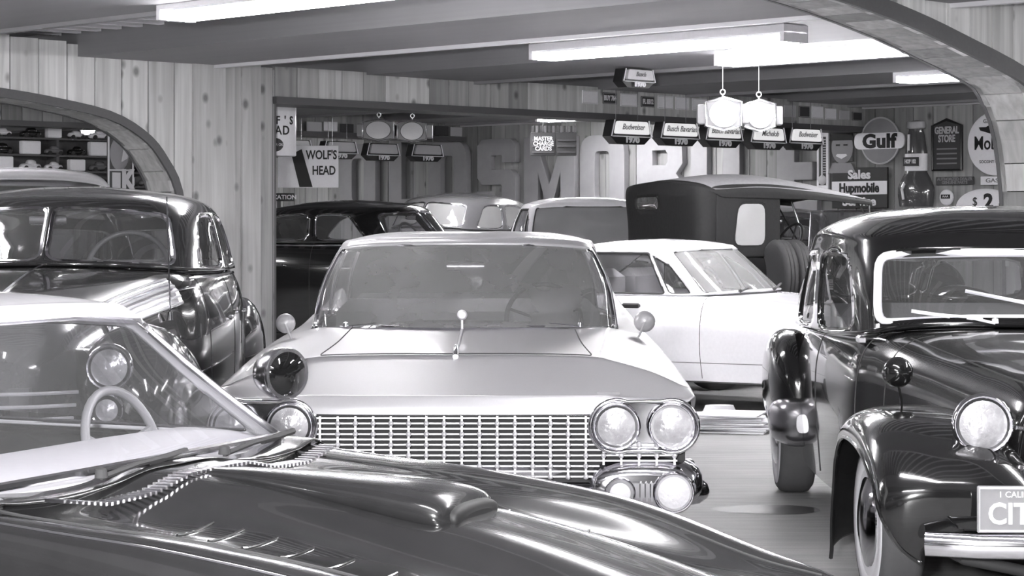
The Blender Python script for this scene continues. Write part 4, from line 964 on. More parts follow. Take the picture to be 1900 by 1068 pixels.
# ================================================================== WHITE COUPE (behind, centre-right)
def coupe(label, loc, rz, sc=None, name='white_coupe', paint='white', group=None):
    t = thing(name, label, 'car', loc, rz, group, sc)
    R = [ # y relative to windshield base; nose negative
     [(0,-1.75,.42),(.3,-1.75,.42),(.55,-1.73,.42),(.75,-1.68,.42),(.84,-1.58,.42),(.85,-1.5,.40),(.83,-1.5,.30)],
     [(0,-1.78,.58),(.3,-1.78,.58),(.55,-1.76,.58),(.76,-1.70,.58),(.86,-1.6,.56),(.87,-1.5,.5),(.84,-1.5,.28)],
     [(0,-1.55,.72),(.3,-1.55,.72),(.55,-1.54,.71),(.76,-1.5,.69),(.87,-1.45,.62),(.885,-1.4,.5),(.84,-1.4,.27)],
     [(0,-.8,.87),(.3,-.8,.87),(.55,-.8,.865),(.78,-.8,.84),(.89,-.8,.72),(.90,-.8,.5),(.85,-.8,.27)],
     [(0,-.08,.945),(.3,-.06,.945),(.55,0,.94),(.79,0,.915),(.895,0,.76),(.905,0,.5),(.85,0,.27)],
     [(0,.5,.95),(.3,.5,.95),(.6,.5,.95),(.80,.5,.925),(.90,.5,.76),(.91,.5,.5),(.85,.5,.27)],
     [(0,1.4,.95),(.3,1.4,.95),(.6,1.4,.95),(.80,1.4,.925),(.90,1.4,.76),(.91,1.4,.5),(.85,1.4,.27)],
     [(0,2.3,.92),(.3,2.3,.92),(.56,2.3,.91),(.74,2.3,.88),(.82,2.3,.74),(.84,2.3,.5),(.8,2.3,.28)],
     [(0,3.1,.78),(.3,3.1,.78),(.5,3.1,.77),(.64,3.1,.75),(.72,3.08,.66),(.74,3.06,.5),(.72,3.05,.3)]]
    S = Surf([mirror_prof(r) for r in R])
    cab = W([(6-2.75, 4.1), (6+2.75, 4.1), (6+2.75, 7.0), (6-2.75, 7.0)], None, fr=0, fm=None, r=.15)
    shell('body', S, M[paint], t, 70, 80, [cab])
    belt = mirror_loop([(0,-.08,.965),(.4,-.04,.965),(.64,.05,.955),(.745,.18,.945),(.78,.6,.94),(.79,1.1,.94),(.77,1.6,.94),(.62,2.3,.93),(0,2.6,.92)])
    mid = mirror_loop([(0,.16,1.15),(.38,.18,1.15),(.60,.25,1.145),(.70,.36,1.14),(.735,.68,1.14),(.74,1.1,1.14),(.72,1.5,1.13),(.55,2.0,1.12),(0,2.2,1.12)])
    top = mirror_loop([(0,.36,1.31),(.36,.37,1.308),(.55,.42,1.30),(.635,.52,1.29),(.66,.75,1.295),(.66,1.1,1.295),(.63,1.4,1.28),(.46,1.7,1.26),(0,1.85,1.26)])
    re = mirror_loop([(0,.41,1.34),(.34,.42,1.338),(.52,.48,1.33),(.58,.57,1.322),(.60,.78,1.33),(.60,1.1,1.33),(.57,1.33,1.32),(.4,1.55,1.30),(0,1.65,1.30)])
    ri = mirror_loop([(0,.6,1.368),(.25,.6,1.366),(.36,.65,1.36),(.4,.72,1.36),(.41,.85,1.365),(.41,1.05,1.365),(.38,1.18,1.355),(.28,1.3,1.345),(0,1.35,1.345)])
    rg = mirror_loop([(0,.8,1.38),(.08,.8,1.38),(.1,.83,1.38),(.12,.87,1.38),(.12,.92,1.38),(.12,.98,1.378),(.1,1.03,1.376),(.06,1.06,1.374),(0,1.06,1.374)])
    G_ = Surf([belt, mid, top, re, ri, rg], closed=True)
    wins = [W([(-2.75, .06), (2.75, .06), (2.65, 1.93), (-2.65, 1.93)], 'glasshz', 'windshield', .010, 'shadegap', r=.2)]
    wins += mirw([W([(3.12, .06), (3.6, .06), (3.6, 1.75), (3.2, 1.2)], 'glass', 'vent_window', .010, 'shadegap', r=.1),
                  W([(3.68, .06), (5.25, .06), (5.2, 1.85), (3.68, 1.85)], 'glass', 'side_window', .012, 'shadegap', r=.1),
                  W([(5.5, .06), (6.35, .35), (5.9, 1.7), (5.45, 1.85)], 'glass', 'quarter_window', .010, 'shadegap', r=.1),
                  W([(6.9, .3), (7.95, .3), (7.95, 1.7), (7.1, 1.7)], 'glass', 'rear_window', .008, 'shadegap', r=.1)])
    shell('roof', G_, M[paint], t, 190, 54, wins, u0=-8, thick=.018)
    for s in (-1, 1):
        MB().box((s*.90, .70, .86), (.04, .15, .04), bev=.012).build('door_handle', M['signblack'], t)
        for vv in (4.15, 6.35):
            pp = S(6+s*np.linspace(2.7, 5.9, 12), np.full(12, vv)); MB().tube([tuple(p) for p in pp], .003, 5).build('door_gap', M['shadegap'], t)
        pp = S(np.full(24, 6+s*5.35), np.linspace(2.5, 7.0, 24)); MB().tube([tuple(p) for p in pp], .004, 5).build('sill_crease', M['inkgrey'], t)
        for y in (-1.0, 1.9): wheel(t, (s*.78, y, .31), .31, .17, 0, 'rubber', side=s)
        headlamp(t, (s*.6, -1.72, .60), .075, .05)
    wiper(t, (-.45, -.06, .97), (-.1, .0, 1.0), 'shadegap', .008); wiper(t, (.2, -.08, .97), (.5, .0, 1.0), 'shadegap', .008)
    seat_obj(t, (-.37, .95, .42), .55, .62, 'seatlight', 'seat'); seat_obj(t, (.37, .95, .42), .55, .62, 'seatlight', 'seat')
    seat_obj(t, (0, 1.75, .42), 1.2, .5, 'seat', 'rear_seat')
    steering(t, (.37, .55, .98), .18, 1.15, 'seatlight')
    MB().box((0, .25, .85), (1.4, .3, .14), bev=.04).build('dashboard', M['dashdark'], t)
    MB().box((0, 1.0, .3), (1.5, 3.4, .1)).box((0, -1.0, .3), (1.3, 1.2, .16)).build('cabin_floor', M['interior'], t)
    MB().tube([(-.85, -1.75, .42), (0, -1.88, .42), (.85, -1.75, .42)], .045, 8).build('bumper', M['chrome'], t)
    return t
coupe('white two-door coupe side-on between the silver sedan and the black saloon', (2.015, 17.83, 0), math.atan2(.87, .5))
coupe('white car with upright windshield between the grey sedan and the canvas-topped car', (.98, 24.2, 0), math.radians(14), (1.05, .66, 1.305))
# ================================================================== CARS AT THE BACK
sedan40('black vintage sedan side-on behind the jamb of the wide opening', (.72, 21.6, 0), math.radians(62), 'black', sc=(1, 1, 1.02), name='vintage_sedan')
sedan40('grey vintage sedan beyond the black one, bright reflection painted on its windshield', (-2.0, 25.6, 0), math.radians(-35), 'grey', sc=(.92, .85, 1.10), glass='glasswh', name='vintage_sedan')
sedan40('grey vintage sedan behind the canvas-topped touring car', (3.0, 24.6, 0), math.radians(-8), 'grey', sc=(.9, .9, .99), name='vintage_sedan')
# ================================================================== TOURING CAR with canvas top
def touring():
    t = thing('touring_car', 'open touring car with black canvas top and oval rear window', 'car', (1.50, 20.3, 0), math.atan2(.90, -.44), None, (1, 1, 1.01))
    # local: nose at -y ; rear at y=0 ; near side = -x ... built lengthwise
    R = [[(0,-3.2,.62),(.2,-3.2,.6),(.3,-3.2,.5),(.32,-3.2,.4)],
         [(0,-3.1,1.12),(.2,-3.1,1.1),(.34,-3.1,.95),(.38,-3.1,.5)],
         [(0,-2.0,1.2),(.3,-2.0,1.18),(.48,-2.0,1.02),(.52,-2.0,.5)],
         [(0,-1.8,1.22),(.5,-1.8,1.2),(.66,-1.8,1.05),(.7,-1.8,.45)],
         [(0,-.9,1.18),(.6,-.9,1.18),(.76,-.9,1.1),(.8,-.9,.42)],
         [(0,.0,1.2),(.6,.0,1.2),(.76,.0,1.12),(.8,.0,.42)],
         [(0,.3,.9),(.55,.3,.9),(.7,.25,.8),(.72,.25,.45)]]
    S = Surf([mirror_prof(r) for r in R])
    cab = W([(3-1.4, 3.2), (3+1.4, 3.2), (3+1.4, 4.9), (3-1.4, 4.9)], None, fr=0, fm=None, r=.1)
    shell('body', S, M['black'], t, 40, 50, [cab])
    # canopy
    C = [[(0,.12,1.20),(.35,.12,1.20),(.62,.10,1.20),(.70,.02,1.20),(.72,-.1,1.20)],
         [(0,.14,1.50),(.35,.14,1.50),(.62,.11,1.50),(.71,.03,1.50),(.73,-.1,1.52)],
         [(0,.16,1.84),(.35,.16,1.83),(.62,.13,1.81),(.72,.05,1.78),(.74,-.1,1.74)],
         [(0,.05,1.895),(.35,.04,1.88),(.60,.02,1.85),(.73,-.04,1.80),(.75,-.12,1.74)],
         [(0,-.55,1.955),(.35,-.55,1.94),(.60,-.55,1.89),(.74,-.55,1.82),(.76,-.55,1.73)],
         [(0,-1.1,1.905),(.35,-1.1,1.89),(.60,-1.1,1.85),(.73,-1.1,1.785),(.75,-1.1,1.72)],
         [(0,-1.58,1.805),(.35,-1.58,1.795),(.58,-1.58,1.77),(.70,-1.58,1.735),(.72,-1.58,1.69)],
         [(0,-1.80,1.745),(.35,-1.80,1.74),(.56,-1.80,1.725),(.67,-1.80,1.71),(.69,-1.80,1.675)]]
    CS = Surf([mirror_prof(r) for r in C])   # centre u=4
    rw = W([(4-.1, 1.35), (4+1.1, 1.35), (4+1.1, 1.7), (4-.1, 1.7)], 'glasswh', 'rear_window', .008, 'canvas', r=.3)
    shell('canopy', CS, M['canvas'], t, 70, 70, [rw], thick=.012)
    shell('canopy_top', Surf([[np.array(p)+np.array([0, 0, .012]) for p in mirror_prof(r)[1:-1]] for r in C[3:]]), M['canvastop'], t, 40, 40)
    for s in (-1, 1):
        SC = Surf([[(s*.735,-.04,1.2),(s*.745,-.28,1.2),(s*.75,-.5,1.2),(s*.75,-.72,1.2)],
                   [(s*.74,-.04,1.48),(s*.75,-.28,1.48),(s*.752,-.5,1.48),(s*.752,-.72,1.48)],
                   [(s*.74,-.04,1.76),(s*.752,-.28,1.76),(s*.755,-.5,1.76),(s*.752,-.72,1.76)]])
        w1 = W([(.75, .35), (2.3, .35), (2.3, 1.75), (.95, 1.75)], 'glasswh', 'side_curtain_window', .008, 'canvas', r=.35)
        shell('side_curtain', SC, M['canvas'], t, 50, 40, [w1], thick=.008)
        MB().tube([(s*.66, -1.78, 1.72), (s*.60, -1.85, 1.45), (s*.64, -1.85, 1.15)], .012, 8).build('canopy_strut', M['chrome'], t)
        MB().tube([(s*.70, -1.6, 1.74), (s*.70, -1.9, 1.3)], .008, 6).build('canopy_strap', M['canvas'], t)
        for y in (-2.7, -.05): wheel(t, (s*.74, y, .4), .4, .13, 0, 'rubber', side=s)
        pod('fender', [(s*.72,-3.3,.7,.1,.03),(s*.72,-3.0,.84,.13,.04),(s*.72,-2.6,.86,.13,.04),(s*.74,-2.1,.6,.13,.04),(s*.76,-1.7,.42,.13,.03)], M['black'], t)
        for k in (-1, 1):
            w_ = MB().lathe([(.22, -.06), (.32, -.075), (.36, -.06), (.375, -.04), (.36, -.02), (.375, 0), (.36, .02), (.375, .04), (.36, .06), (.32, .075), (.22, .06)], axis='x', seg=32).build('spare_tyre', M['rubber'], t); w_.scale = (.9, .88, .88)
            w_.location = (s*.95, -.66+.075*k, 1.03); w_.rotation_euler = (0, 0, PI/2+s*.15)
    f = MB().tube([(-.6, -1.95, 1.2), (-.6, -1.98, 1.62), (.6, -1.98, 1.62), (.6, -1.95, 1.2)], .012, 8, closed=True).build('windshield_frame', M['chrome'], t)
    MB().box((0, -1.965, 1.41), (1.18, .006, .40)).build('windshield', M['glass'], f)
    seat_obj(t, (0, -.25, .7), 1.2, .4, 'seat', 'rear_seat'); seat_obj(t, (0, -1.25, .7), 1.2, .4, 'seat', 'front_seat')
    steering(t, (.35, -1.55, 1.32), .2, -1.1, 'rubber')
    return t
touring()
# veteran car in the left arch room
def veteran():
    p = at(30, 300, 24.0)
    t = thing('veteran_car', 'veteran car with pale roof seen through the left arch', 'car', (p.x, p.y, 0), math.radians(18))
    C = [[(0,-1.1,1.98),(.4,-1.1,1.97),(.75,-1.1,1.93),(.86,-1.1,1.87)],
         [(0,-1.0,2.08),(.4,-1.0,2.07),(.76,-1.0,2.02),(.88,-1.0,1.92)],
         [(0,.2,2.12),(.4,.2,2.11),(.76,.2,2.06),(.88,.2,1.94)],
         [(0,1.3,2.06),(.4,1.3,2.05),(.75,1.3,2.0),(.86,1.3,1.9)],
         [(0,1.4,1.95),(.4,1.4,1.94),(.75,1.4,1.9),(.86,1.4,1.86)]]
    shell('roof', Surf([mirror_prof(r) for r in C]), M['white'], t, 30, 30, thick=.03)
    for s in (-1, 1):
        for y in (-1.0, 0, 1.3): MB().tube([(s*.8, y, 1.0), (s*.82, y, 1.92)], .03, 8).build('roof_post', M['black'], t)
        MB().box((s*.82, .15, 1.86), (.05, 2.4, .10)).build('roof_rail', M['black'], t)
        MB().box((s*.78, .2, .85), (.05, 2.3, .6), bev=.02).build('side_panel', M['black'], t)
        for y in (-1.5, 1.1): wheel(t, (s*.78, y, .42), .42, .12, 0, 'rubber', side=s)
        pod('fender', [(s*.78,-2.0,.8,.1,.03),(s*.78,-1.5,.92,.12,.04),(s*.78,-1.0,.75,.12,.04),(s*.78,-.6,.5,.1,.03)], M['black'], t)
        headlamp(t, (s*.5, -2.1, .95), .12, .15)
    MB().box((0, -1.05, 1.86), (1.6, .05, .1)).build('roof_rail', M['black'], t)
    f = MB().tube([(-.75, -1.02, 1.1), (-.75, -1.02, 1.8), (.75, -1.02, 1.8), (.75, -1.02, 1.1)], .02, 6, closed=True).build('windshield_frame', M['chrome'], t)
    MB().box((0, -1.02, 1.45), (1.48, .006, .68)).build('windshield', M['glass'], f)
    MB().box((0, .2, .6), (1.5, 2.4, .1)).box((0, -1.6, .75), (.7, 1.0, .7), bev=.1).build('body', M['black'], t)
    seat_obj(t, (0, .0, .75), 1.3, .6); seat_obj(t, (0, .9, .75), 1.3, .6, name='rear_seat')
    return t
veteran()
# ================================================================== SIGNS AND SMALL THINGS
def plaque(name, label, cat, fn, a, b, t_, bm, rz, mat, th=.03, out=.05, group=None, bev=.004):
    c, w_, h = wall_item(fn, a, b, t_, bm)
    nrm = Vector((math.sin(rz), -math.cos(rz), 0))
    o = MB().box((0, 0, 0), (w_, th, h), bev=bev).build(name, M[mat]); tag(o, label, cat, group, c+nrm*out, rz)
    return o, w_, h
# --- licence plates on the header (left to right)
pl = [(1075,1104,168,193,'signwhite','','white licence plate, leftmost on the header above the year signs'),
      (1113,1139,172,193,'signdark','BUY 764','dark licence plate reading BUY 764, second from the left on the header'),
      (1146,1176,174,198,'signwhite','','white licence plate, third from the left on the header'),
      (1184,1209,179,199,'signdark','FL 8312','dark licence plate reading FL 8312 on the header'),
      (1215,1243,178,202,'signwhite','','white licence plate right of the dark FL plate on the header'),
      (1248,1273,180,204,'signwhite','','white licence plate, second right of the dark FL plate'),
      (1279,1306,183,206,'signwhite','','white licence plate directly left of the lit lantern pair'),
      (1449,1471,195,218,'signgrey','','grey licence plate right of the lit lantern pair'),
      (1477,1497,197,218,'signdark','','dark licence plate between the grey and the white ones near the corner'),
      (1501,1522,197,220,'signwhite','','white licence plate, left one of the two bright ones near the corner'),
      (1526,1546,201,222,'signwhite','','white licence plate, right one of the two bright ones near the corner'),
      (1552,1570,205,222,'signgrey','','faded grey licence plate, second from the corner'),
      (1576,1594,208,224,'signdark','','dark licence plate nearest the corner of the header')]
for a, b, t_, bm, mt, tx, lb in pl:
    o, w_, h = plaque('licence_plate', lb, 'licence plate', onH, a, b, t_, bm, RH, mt, .008, .045, 'licence plates along the header')
    MB().tube([(-w_*.47, -.005, -h*.44), (w_*.47, -.005, -h*.44), (w_*.47, -.005, h*.44), (-w_*.47, -.005, h*.44)], .003, 4, closed=True).build('plate_edge', M['signgrey'], o)
    if tx: text('lettering', tx, o, (0, -.006, 0), h*.62, M['inkwhite'], min(1, w_/(h*.62*len(tx)*.6)), .002, .003)
# plates on the far header
onH2 = lambda px, py: onH(px, py, 33.45)
for a, b, t_, bm, mt, lb in ((565,593,226,244,'signgrey','dark grey plate on the far header, right of the hanging oil can'), (597,622,226,243,'signwhite','pale plate on the far header, brightest of its row'),
                             (628,652,230,246,'signdark','dark plate on the far header, left of the unlit lantern pair'), (803,828,234,252,'signdark','dark plate on the far header, right of the unlit lantern pair'), (832,853,236,253,'signgrey','pale plate on the far header beside the corner')):
    plaque('licence_plate', lb, 'licence plate', onH2, a, b, t_, bm, RH, mt, .008, .045, 'plates along the far header')
# --- year signs
def year_sign(c, W_, label, rz=RH, lit='backlit', group='illuminated year signs', title='Budweiser'):
    """backlit upper panel in a bevelled dark tray with 1970 below; c = top centre"""
    t = thing('year_sign', label, 'sign', c, rz, group)
    k = W_/.72
    def q(pts): return [(x*k, z*k) for x, z in pts]
    tray = MB().prism(q([(-.31, 0), (.31, 0), (.37, -.20), (.25, -.29), (-.25, -.29), (-.37, -.20)]), .02, .14).build('tray', M['signblack'], t)
    out = q([(-.27, -.015), (.27, -.015), (.31, -.17), (-.31, -.17)])
    rp = rpoly([np.array(p) for p in out], .03*k, 4)
    MB().prism([tuple(p) for p in rp], -.015, .02).build('lit_panel', M[lit], t)
    MB().tube([(-.31*k, -.0, 0), (-.37*k, .0, -.20*k), (-.33*k, 0, -.2*k), (.33*k, 0, -.2*k), (.37*k, 0, -.20*k), (.31*k, 0, 0)], .008*k, 6).build('tray_edge', M['signwhite'], t)
    text('year_lettering', '1970', t, (0, -.002, -.243*k), .095*k, M['inkwhite'], 1.35, .006, .003)
    if title: text('script_lettering', title, t, (0, -.018, -.085*k), .10*k, M['inkgrey'], .95, .002, .001, shear=.35)
    for s in (-1, 1): MB().tube([(s*.2*k, .08, 0), (s*.2*k, .08, 3.0-c.z)], .004, 5).build('hanging_wire', M['chromeR'], t)
    return t
nm = ['first', 'second', 'third', 'fourth', 'fifth']
for i, (px, py) in enumerate(((1173, 223), (1263, 227), (1345, 231), (1427, 236), (1497, 238))):
    c = onH(px, py, 22.7); ttl = ['Budweiser', 'Busch Bavarian', 'Busch Bavarian', 'Michelob', 'Budweiser'][i]
    year_sign(c, .66, '%s lit 1970 sign from the left in the row below the header' % nm[i], title=ttl)
for i, (px, py) in enumerate(((548, 259), (633, 262), (712, 266), (794, 268))):
    c = onH(px, py, 33.0)
    year_sign(c, .62, '%s dim 1970 sign from the left in the far row at left' % nm[i], lit='lantern2', group='dim year signs at the far header', title='')
year_sign(at(1187, 128, 20.5), .44, 'single 1970 sign high on the ceiling above the licence plates', lit='signgrey', group=None, title='Busch') 
# --- lanterns
def lantern(c, W_, H_, label, group, mat, rz=0):
    t = thing('hanging_lantern', label, 'lantern sign', c, rz, group)
    w_, h = W_/2, H_/2
    prof = [(-w_, -h*.72), (-w_*.6, -h*.82), (0, -h), (w_*.6, -h*.82), (w_, -h*.72), (w_, h*.72), (w_*.6, h*.82), (0, h), (-w_*.6, h*.82), (-w_, h*.72)]
    MB().prism(prof, -.10, .10).build('case', M['lanterncase'], t)
    MB().tube([(x, -.105, z) for x, z in prof], .010, 6, closed=True).build('front_trim', M['chromeR'], t)
    el = [(w_*.78*math.cos(a), h*.78*math.sin(a)) for a in np.linspace(0, 2*PI, 28, endpoint=False)]
    MB().prism(el, -.125, -.10).build('oval_panel', M[mat], t)
    MB().tube([(x, -.115, z) for x, z in el], .008, 6, closed=True).build('oval_ring', M['signdark'] if mat == 'lantern2' else M['signwhite'], t)
    MB().tube([(0, 0, h), (0, 0, h+.03)], .008, 6).tube([(.022*math.cos(a), 0, h+.052+.022*math.sin(a)) for a in np.linspace(0, 2*PI, 12, endpoint=False)], .005, 5, closed=True).build('hook', M['signwhite'], t)
    MB().tube([(0, 0, h+.07), (0, 0, 3.02-c.z)], .002, 5).build('chain', M['signwhite'], t)
    for s in (-1, 1): MB().box((s*(w_+.035), 0, 0), (.07, .14, h*1.2), bev=.01).build('side_panel', M['lanterncase'], t)
M['backlit'].node_tree.nodes['Principled BSDF'].inputs['Emission Strength'].default_value = .10
M['lantern'].node_tree.nodes['Principled BSDF'].inputs['Emission Strength'].default_value = .08
M['lantern'].node_tree.nodes['Principled BSDF'].inputs['Base Color'].default_value = (.4, .4, .4, 1)
lantern(at(1341, 212, 19.0), .31, .29, 'brightly lit white hanging lantern, left one of the lit pair', 'lit hanging lanterns', 'lantern')
lantern(at(1408, 215, 19.25), .27, .28, 'brightly lit white hanging lantern, right one of the lit pair', 'lit hanging lanterns', 'lantern')
lantern(at(703, 242, 25), .36, .26, 'unlit hanging lantern with grey oval, left one of the unlit pair', 'unlit hanging lanterns', 'lantern2')
lantern(at(765, 244, 25), .33, .26, 'unlit hanging lantern with grey oval, right one of the unlit pair', 'unlit hanging lanterns', 'lantern2')
# --- oil can sign and poster
c = at(518, 238, 21.6)
t = thing('oil_can_sign', 'white cylindrical oil can sign hanging behind the jamb of the wide opening', 'sign', (c.x, c.y, c.z), math.radians(-8))
H_ = .56
MB().lathe([(.001, H_/2+.015), (.16, H_/2), (.17, H_/2-.01), (.17, -H_/2+.01), (.16, -H_/2), (.001, -H_/2)], seg=36).build('can', M['signwhite'], t)
def wrap_text(name, body, parent, z, size, r, mat, a0=0, xs=.8):
    for i, ch in enumerate(body):
        a = a0+(i-(len(body)-1)/2)*size*.62*xs/.8/r
        text(name, ch, parent, (r*math.sin(a), -r*math.cos(a), z), size, mat, xs, .003, .002, rz=a)
wrap_text('lettering', "WOLF'S", t, .07, .115, .174, M['ink'], -.02)
wrap_text('lettering', "HEAD", t, -.03, .125, .174, M['ink'], -.02)
MB().lathe([(.085, .0), (.085, .006), (.001, .008)], c=(0, -.165, -.17), axis='-y', seg=28, sy=.8).build('round_emblem', M['signdark'], t)
text('emblem_lettering', 'MOTOR OIL', t, (0, -.176, -.17), .036, M['inkwhite'], .9, .003)
MB().tube([(0, 0, H_/2), (0, 0, 3.02-c.z)], .004, 5).build('hanging_wire', M['chromeR'], t)
onB = lambda px, py: at(px, py, 29.6)
o, w_, h = plaque('oil_poster', 'white two-word oil poster with a slanting black band', 'poster', onB, 516, 628, 270, 348, 0, 'signwhite', .02, 0)
text('lettering', "WOLF'S", o, (w_*.22, -.012, h*.27), .17, M['ink'], .72, .003, .004); text('lettering', 'HEAD', o, (w_*.26, -.012, -h*.10), .17, M['ink'], .72, .003, .004)
MB().prism([(-.23, .17), (-.09, .24), (.06, -.28), (-.12, -.28)], -.016, -.011).build('black_band', M['ink'], o)
for s in (-1, 1): MB().tube([(s*w_*.4, .0, h/2), (s*w_*.4, 0, 2.95-o.location.z)], .004, 5).build('hanging_wire', M['chromeR'], o)
o, w_, h = plaque('education_sign', 'small dark sign reading EDUCATION below the oil poster', 'sign', lambda a, b: at(a, b, 29.4), 488, 546, 358, 373, 0, 'signblack', .02, 0)
text('lettering', 'EDUCATION', o, (0, -.012, -.003), .085, M['inkwhite'], 1.0, .003, .002)
MB().box((0, .03, -.9), (.05, .04, 1.7)).build('sign_post', M['trimdark'], o)
# --- credit racks hanging
for a, b, lb, tx in ((984, 1030, 'dark hanging rack with white lettering, left one of the two before the big letters', 'MASTER\nCHARGE\nCARDS'), (1031, 1069, 'dark hanging rack without bright lettering, right one of the two', '')):
    c, w_, h = wall_item(lambda p, q: at(p, q, 26.0), a, b, 234, 289)
    t = thing('hanging_rack', lb, 'sign', c, .1, 'dark hanging racks')
    MB().box((0, 0, -h*.1), (w_, .08, h*.8), bev=.008).build('board', M['signdark'], t)
    for k in range(6): MB().box((-w_*.42+w_*.168*k, -.03, h*.38), (w_*.1, .012, h*.26), bev=.003).build('leaflet', M['deck'] if k % 2 else M['signdark'], t)
    for k in range(3): MB().box((0, -.05, -h*.38+h*.2*k), (w_*.86, .03, .018)).build('shelf_lip', M['trimdark'], t)
    if tx: text('lettering', tx, t, (0, -.07, -h*.1), .07, M['inkwhite'], .9, .003, .002)
    MB().tube([(0, 0, h*.3), (0, 0, 3.02-c.z)], .003, 5).build('hanging_wire', M['chromeR'], t)
# --- big wall letters
def glyph(ch):
    def rr(x0, z0, x1, z1, r, rev=False):
        p = [tuple(q) for q in rpoly([(x0, z0), (x1, z0), (x1, z1), (x0, z1)], r, 6)]
        return p[::-1] if rev else p
    W_ = .92; s = .27
    if ch == 'O': return [rr(0, 0, .84, 1.12, .26), rr(s, s*.8, .84-s, 1.12-s*.8, .09, True)]
    if ch == 'D': return [[tuple(q) for q in rpoly([(0, 0), (.84, 0), (.84, 1.12), (0, 1.12)], .02, 2)][:0]+[(0, 0)]+[tuple(q) for q in rpoly([(0, 0), (.84, 0), (.84, 1.12), (0, 1.12)], .28, 6)][6:18]+[(0, 1.12)], rr(s, s*.8, .84-s, 1.12-s*.8, .09, True)]
    if ch == 'L': return [[(0, 0), (.62, 0), (.62, .24), (s, .24), (s, 1.12), (0, 1.12)]]
    if ch == 'I': return [[(0, 0), (s, 0), (s, 1.12), (0, 1.12)]]
    if ch == 'E': return [[(0, 0), (.64, 0), (.64, .23), (s, .23), (s, .45), (.56, .45), (.56, .67), (s, .67), (s, .89), (.64, .89), (.64, 1.12), (0, 1.12)]]
    if ch == 'M': return [[(0, 0), (s, 0), (s, .66), (.46, .1), (.55, .1), (1.01-s, .66), (1.01-s, 0), (1.01, 0), (1.01, 1.12), (.80, 1.12), (.505, .42), (.21, 1.12), (0, 1.12)]]
    if ch == 'S': return [[(.1, 0), (.70, 0), (.80, .1), (.80, .56), (.70, .66), (.30, .66), (.27, .69), (.27, .86), (.30, .89), (.50, .89), (.53, .86), (.53, .78), (.80, .78), (.80, 1.02), (.70, 1.12), (.1, 1.12), (0, 1.02), (0, .55), (.1, .45), (.50, .45), (.53, .42), (.53, .26), (.50, .23), (.30, .23), (.27, .26), (.27, .34), (0, .34), (0, .1)]]
    if ch == 'B': return [[(0, 0), (.66, 0), (.80, .1), (.82, .42), (.70, .56), (.82, .70), (.80, 1.02), (.66, 1.12), (0, 1.12)], [(s, .23), (s, .45), (.52, .45), (.56, .40), (.56, .28), (.52, .23)], [(s, .67), (s, .89), (.52, .89), (.56, .84), (.56, .72), (.52, .67)]]
for ch, px, wd_ in (('O', 668, .84), ('L', 752, .62), ('D', 834, .84), ('S', 925, .80), ('M', 1023, 1.01), ('O', 1121, .84), ('B', 1228, .82), ('I', 1301, .27), ('L', 1380, .62), ('E', 1483, .64)):
    cu = bpy.data.curves.new('wall_letter', 'CURVE'); cu.dimensions = '2D'; cu.fill_mode = 'BOTH'; cu.extrude = .045; cu.bevel_depth = .008
    for pl_ in glyph(ch):
        sp = cu.splines.new('POLY'); sp.points.add(len(pl_)-1); sp.use_cyclic_u = True
        for i, (x, z) in enumerate(pl_): sp.points[i].co = (x-wd_/2, z-.56, 0, 1)
    cu.materials.append(M['letter'])
    o = bpy.data.objects.new('wall_letter', cu); col.objects.link(o)
    p = onV(px, 320, .09); o.location = (p.x, p.y, 2.19); o.rotation_euler = (PI/2, 0, RV)
    lbl = {'L': 'large raised wooden letter L, %s the two Ls on the wall' % ('left of' if px < 900 else 'right of'), 'O': 'large raised wooden letter O, %s' % ('leftmost of the wall letters' if px < 900 else 'between M and B on the wall')}.get(ch, 'large raised wooden letter %s on the plank wall' % ch)
    tag(o, lbl, 'wall letter', 'large letters spelling a word on the plank wall')
# --- things on the right-hand wall
oV = lambda px, py: onV(px, py)
o, w_, h = plaque('thermometer', 'tall white thermometer on the plank wall right of the last year sign', 'thermometer', oV, 1522, 1543, 240, 352, RV, 'signwhite', .03, .06)
MB().box((0, -.017, -.02), (w_*.62, .004, h*.80)).build('scale_panel', M['signdark'], o)
MB().tube([(0, -.024, -h*.28), (0, -.024, h*.36)], .012, 8).build('mercury_tube', M['inkwhite'], o)
MB().lathe([(.001, .01), (.06, .006), (.065, 0)], c=(0, -.02, -h*.34), axis='-y', seg=20).build('dial', M['signgrey'], o)
for k in range(14): MB().box((w_*.18, -.022, -h*.22+k*h*.042), (.05, .003, .008)).build('scale_mark', M['inkwhite'], o)
o, w_, h = plaque('portrait_poster', 'dark poster with the face of a man in a hat, beside the corner', 'poster', oV, 1549, 1588, 247, 300, RV, 'signdark', .012, .06)
MB().lathe([(.001, .012), (.15, .008), (.17, 0)], c=(0, -.006, .0), axis='-y', seg=24, sy=1.25).build('face', M['letter'], o)
MB().prism([(-.2, .09), (.2, .09), (.17, .15), (.13, .25), (-.13, .25), (-.17, .15)], -.022, -.006).build('hat', M['ink'], o)
MB().prism([(-.09, -.11), (0, -.15), (.09, -.11), (.07, -.085), (-.07, -.085)], -.024, -.016).build('smile', M['inkwhite'], o)
for s in (-1, 1): MB().box((s*.06, -.02, .03), (.06, .006, .02)).build('eye', M['ink'], o)
MB().prism([(-.22, -.33), (.22, -.33), (.14, -.2), (-.14, -.2)], -.016, -.006).build('collar', M['letter'], o)
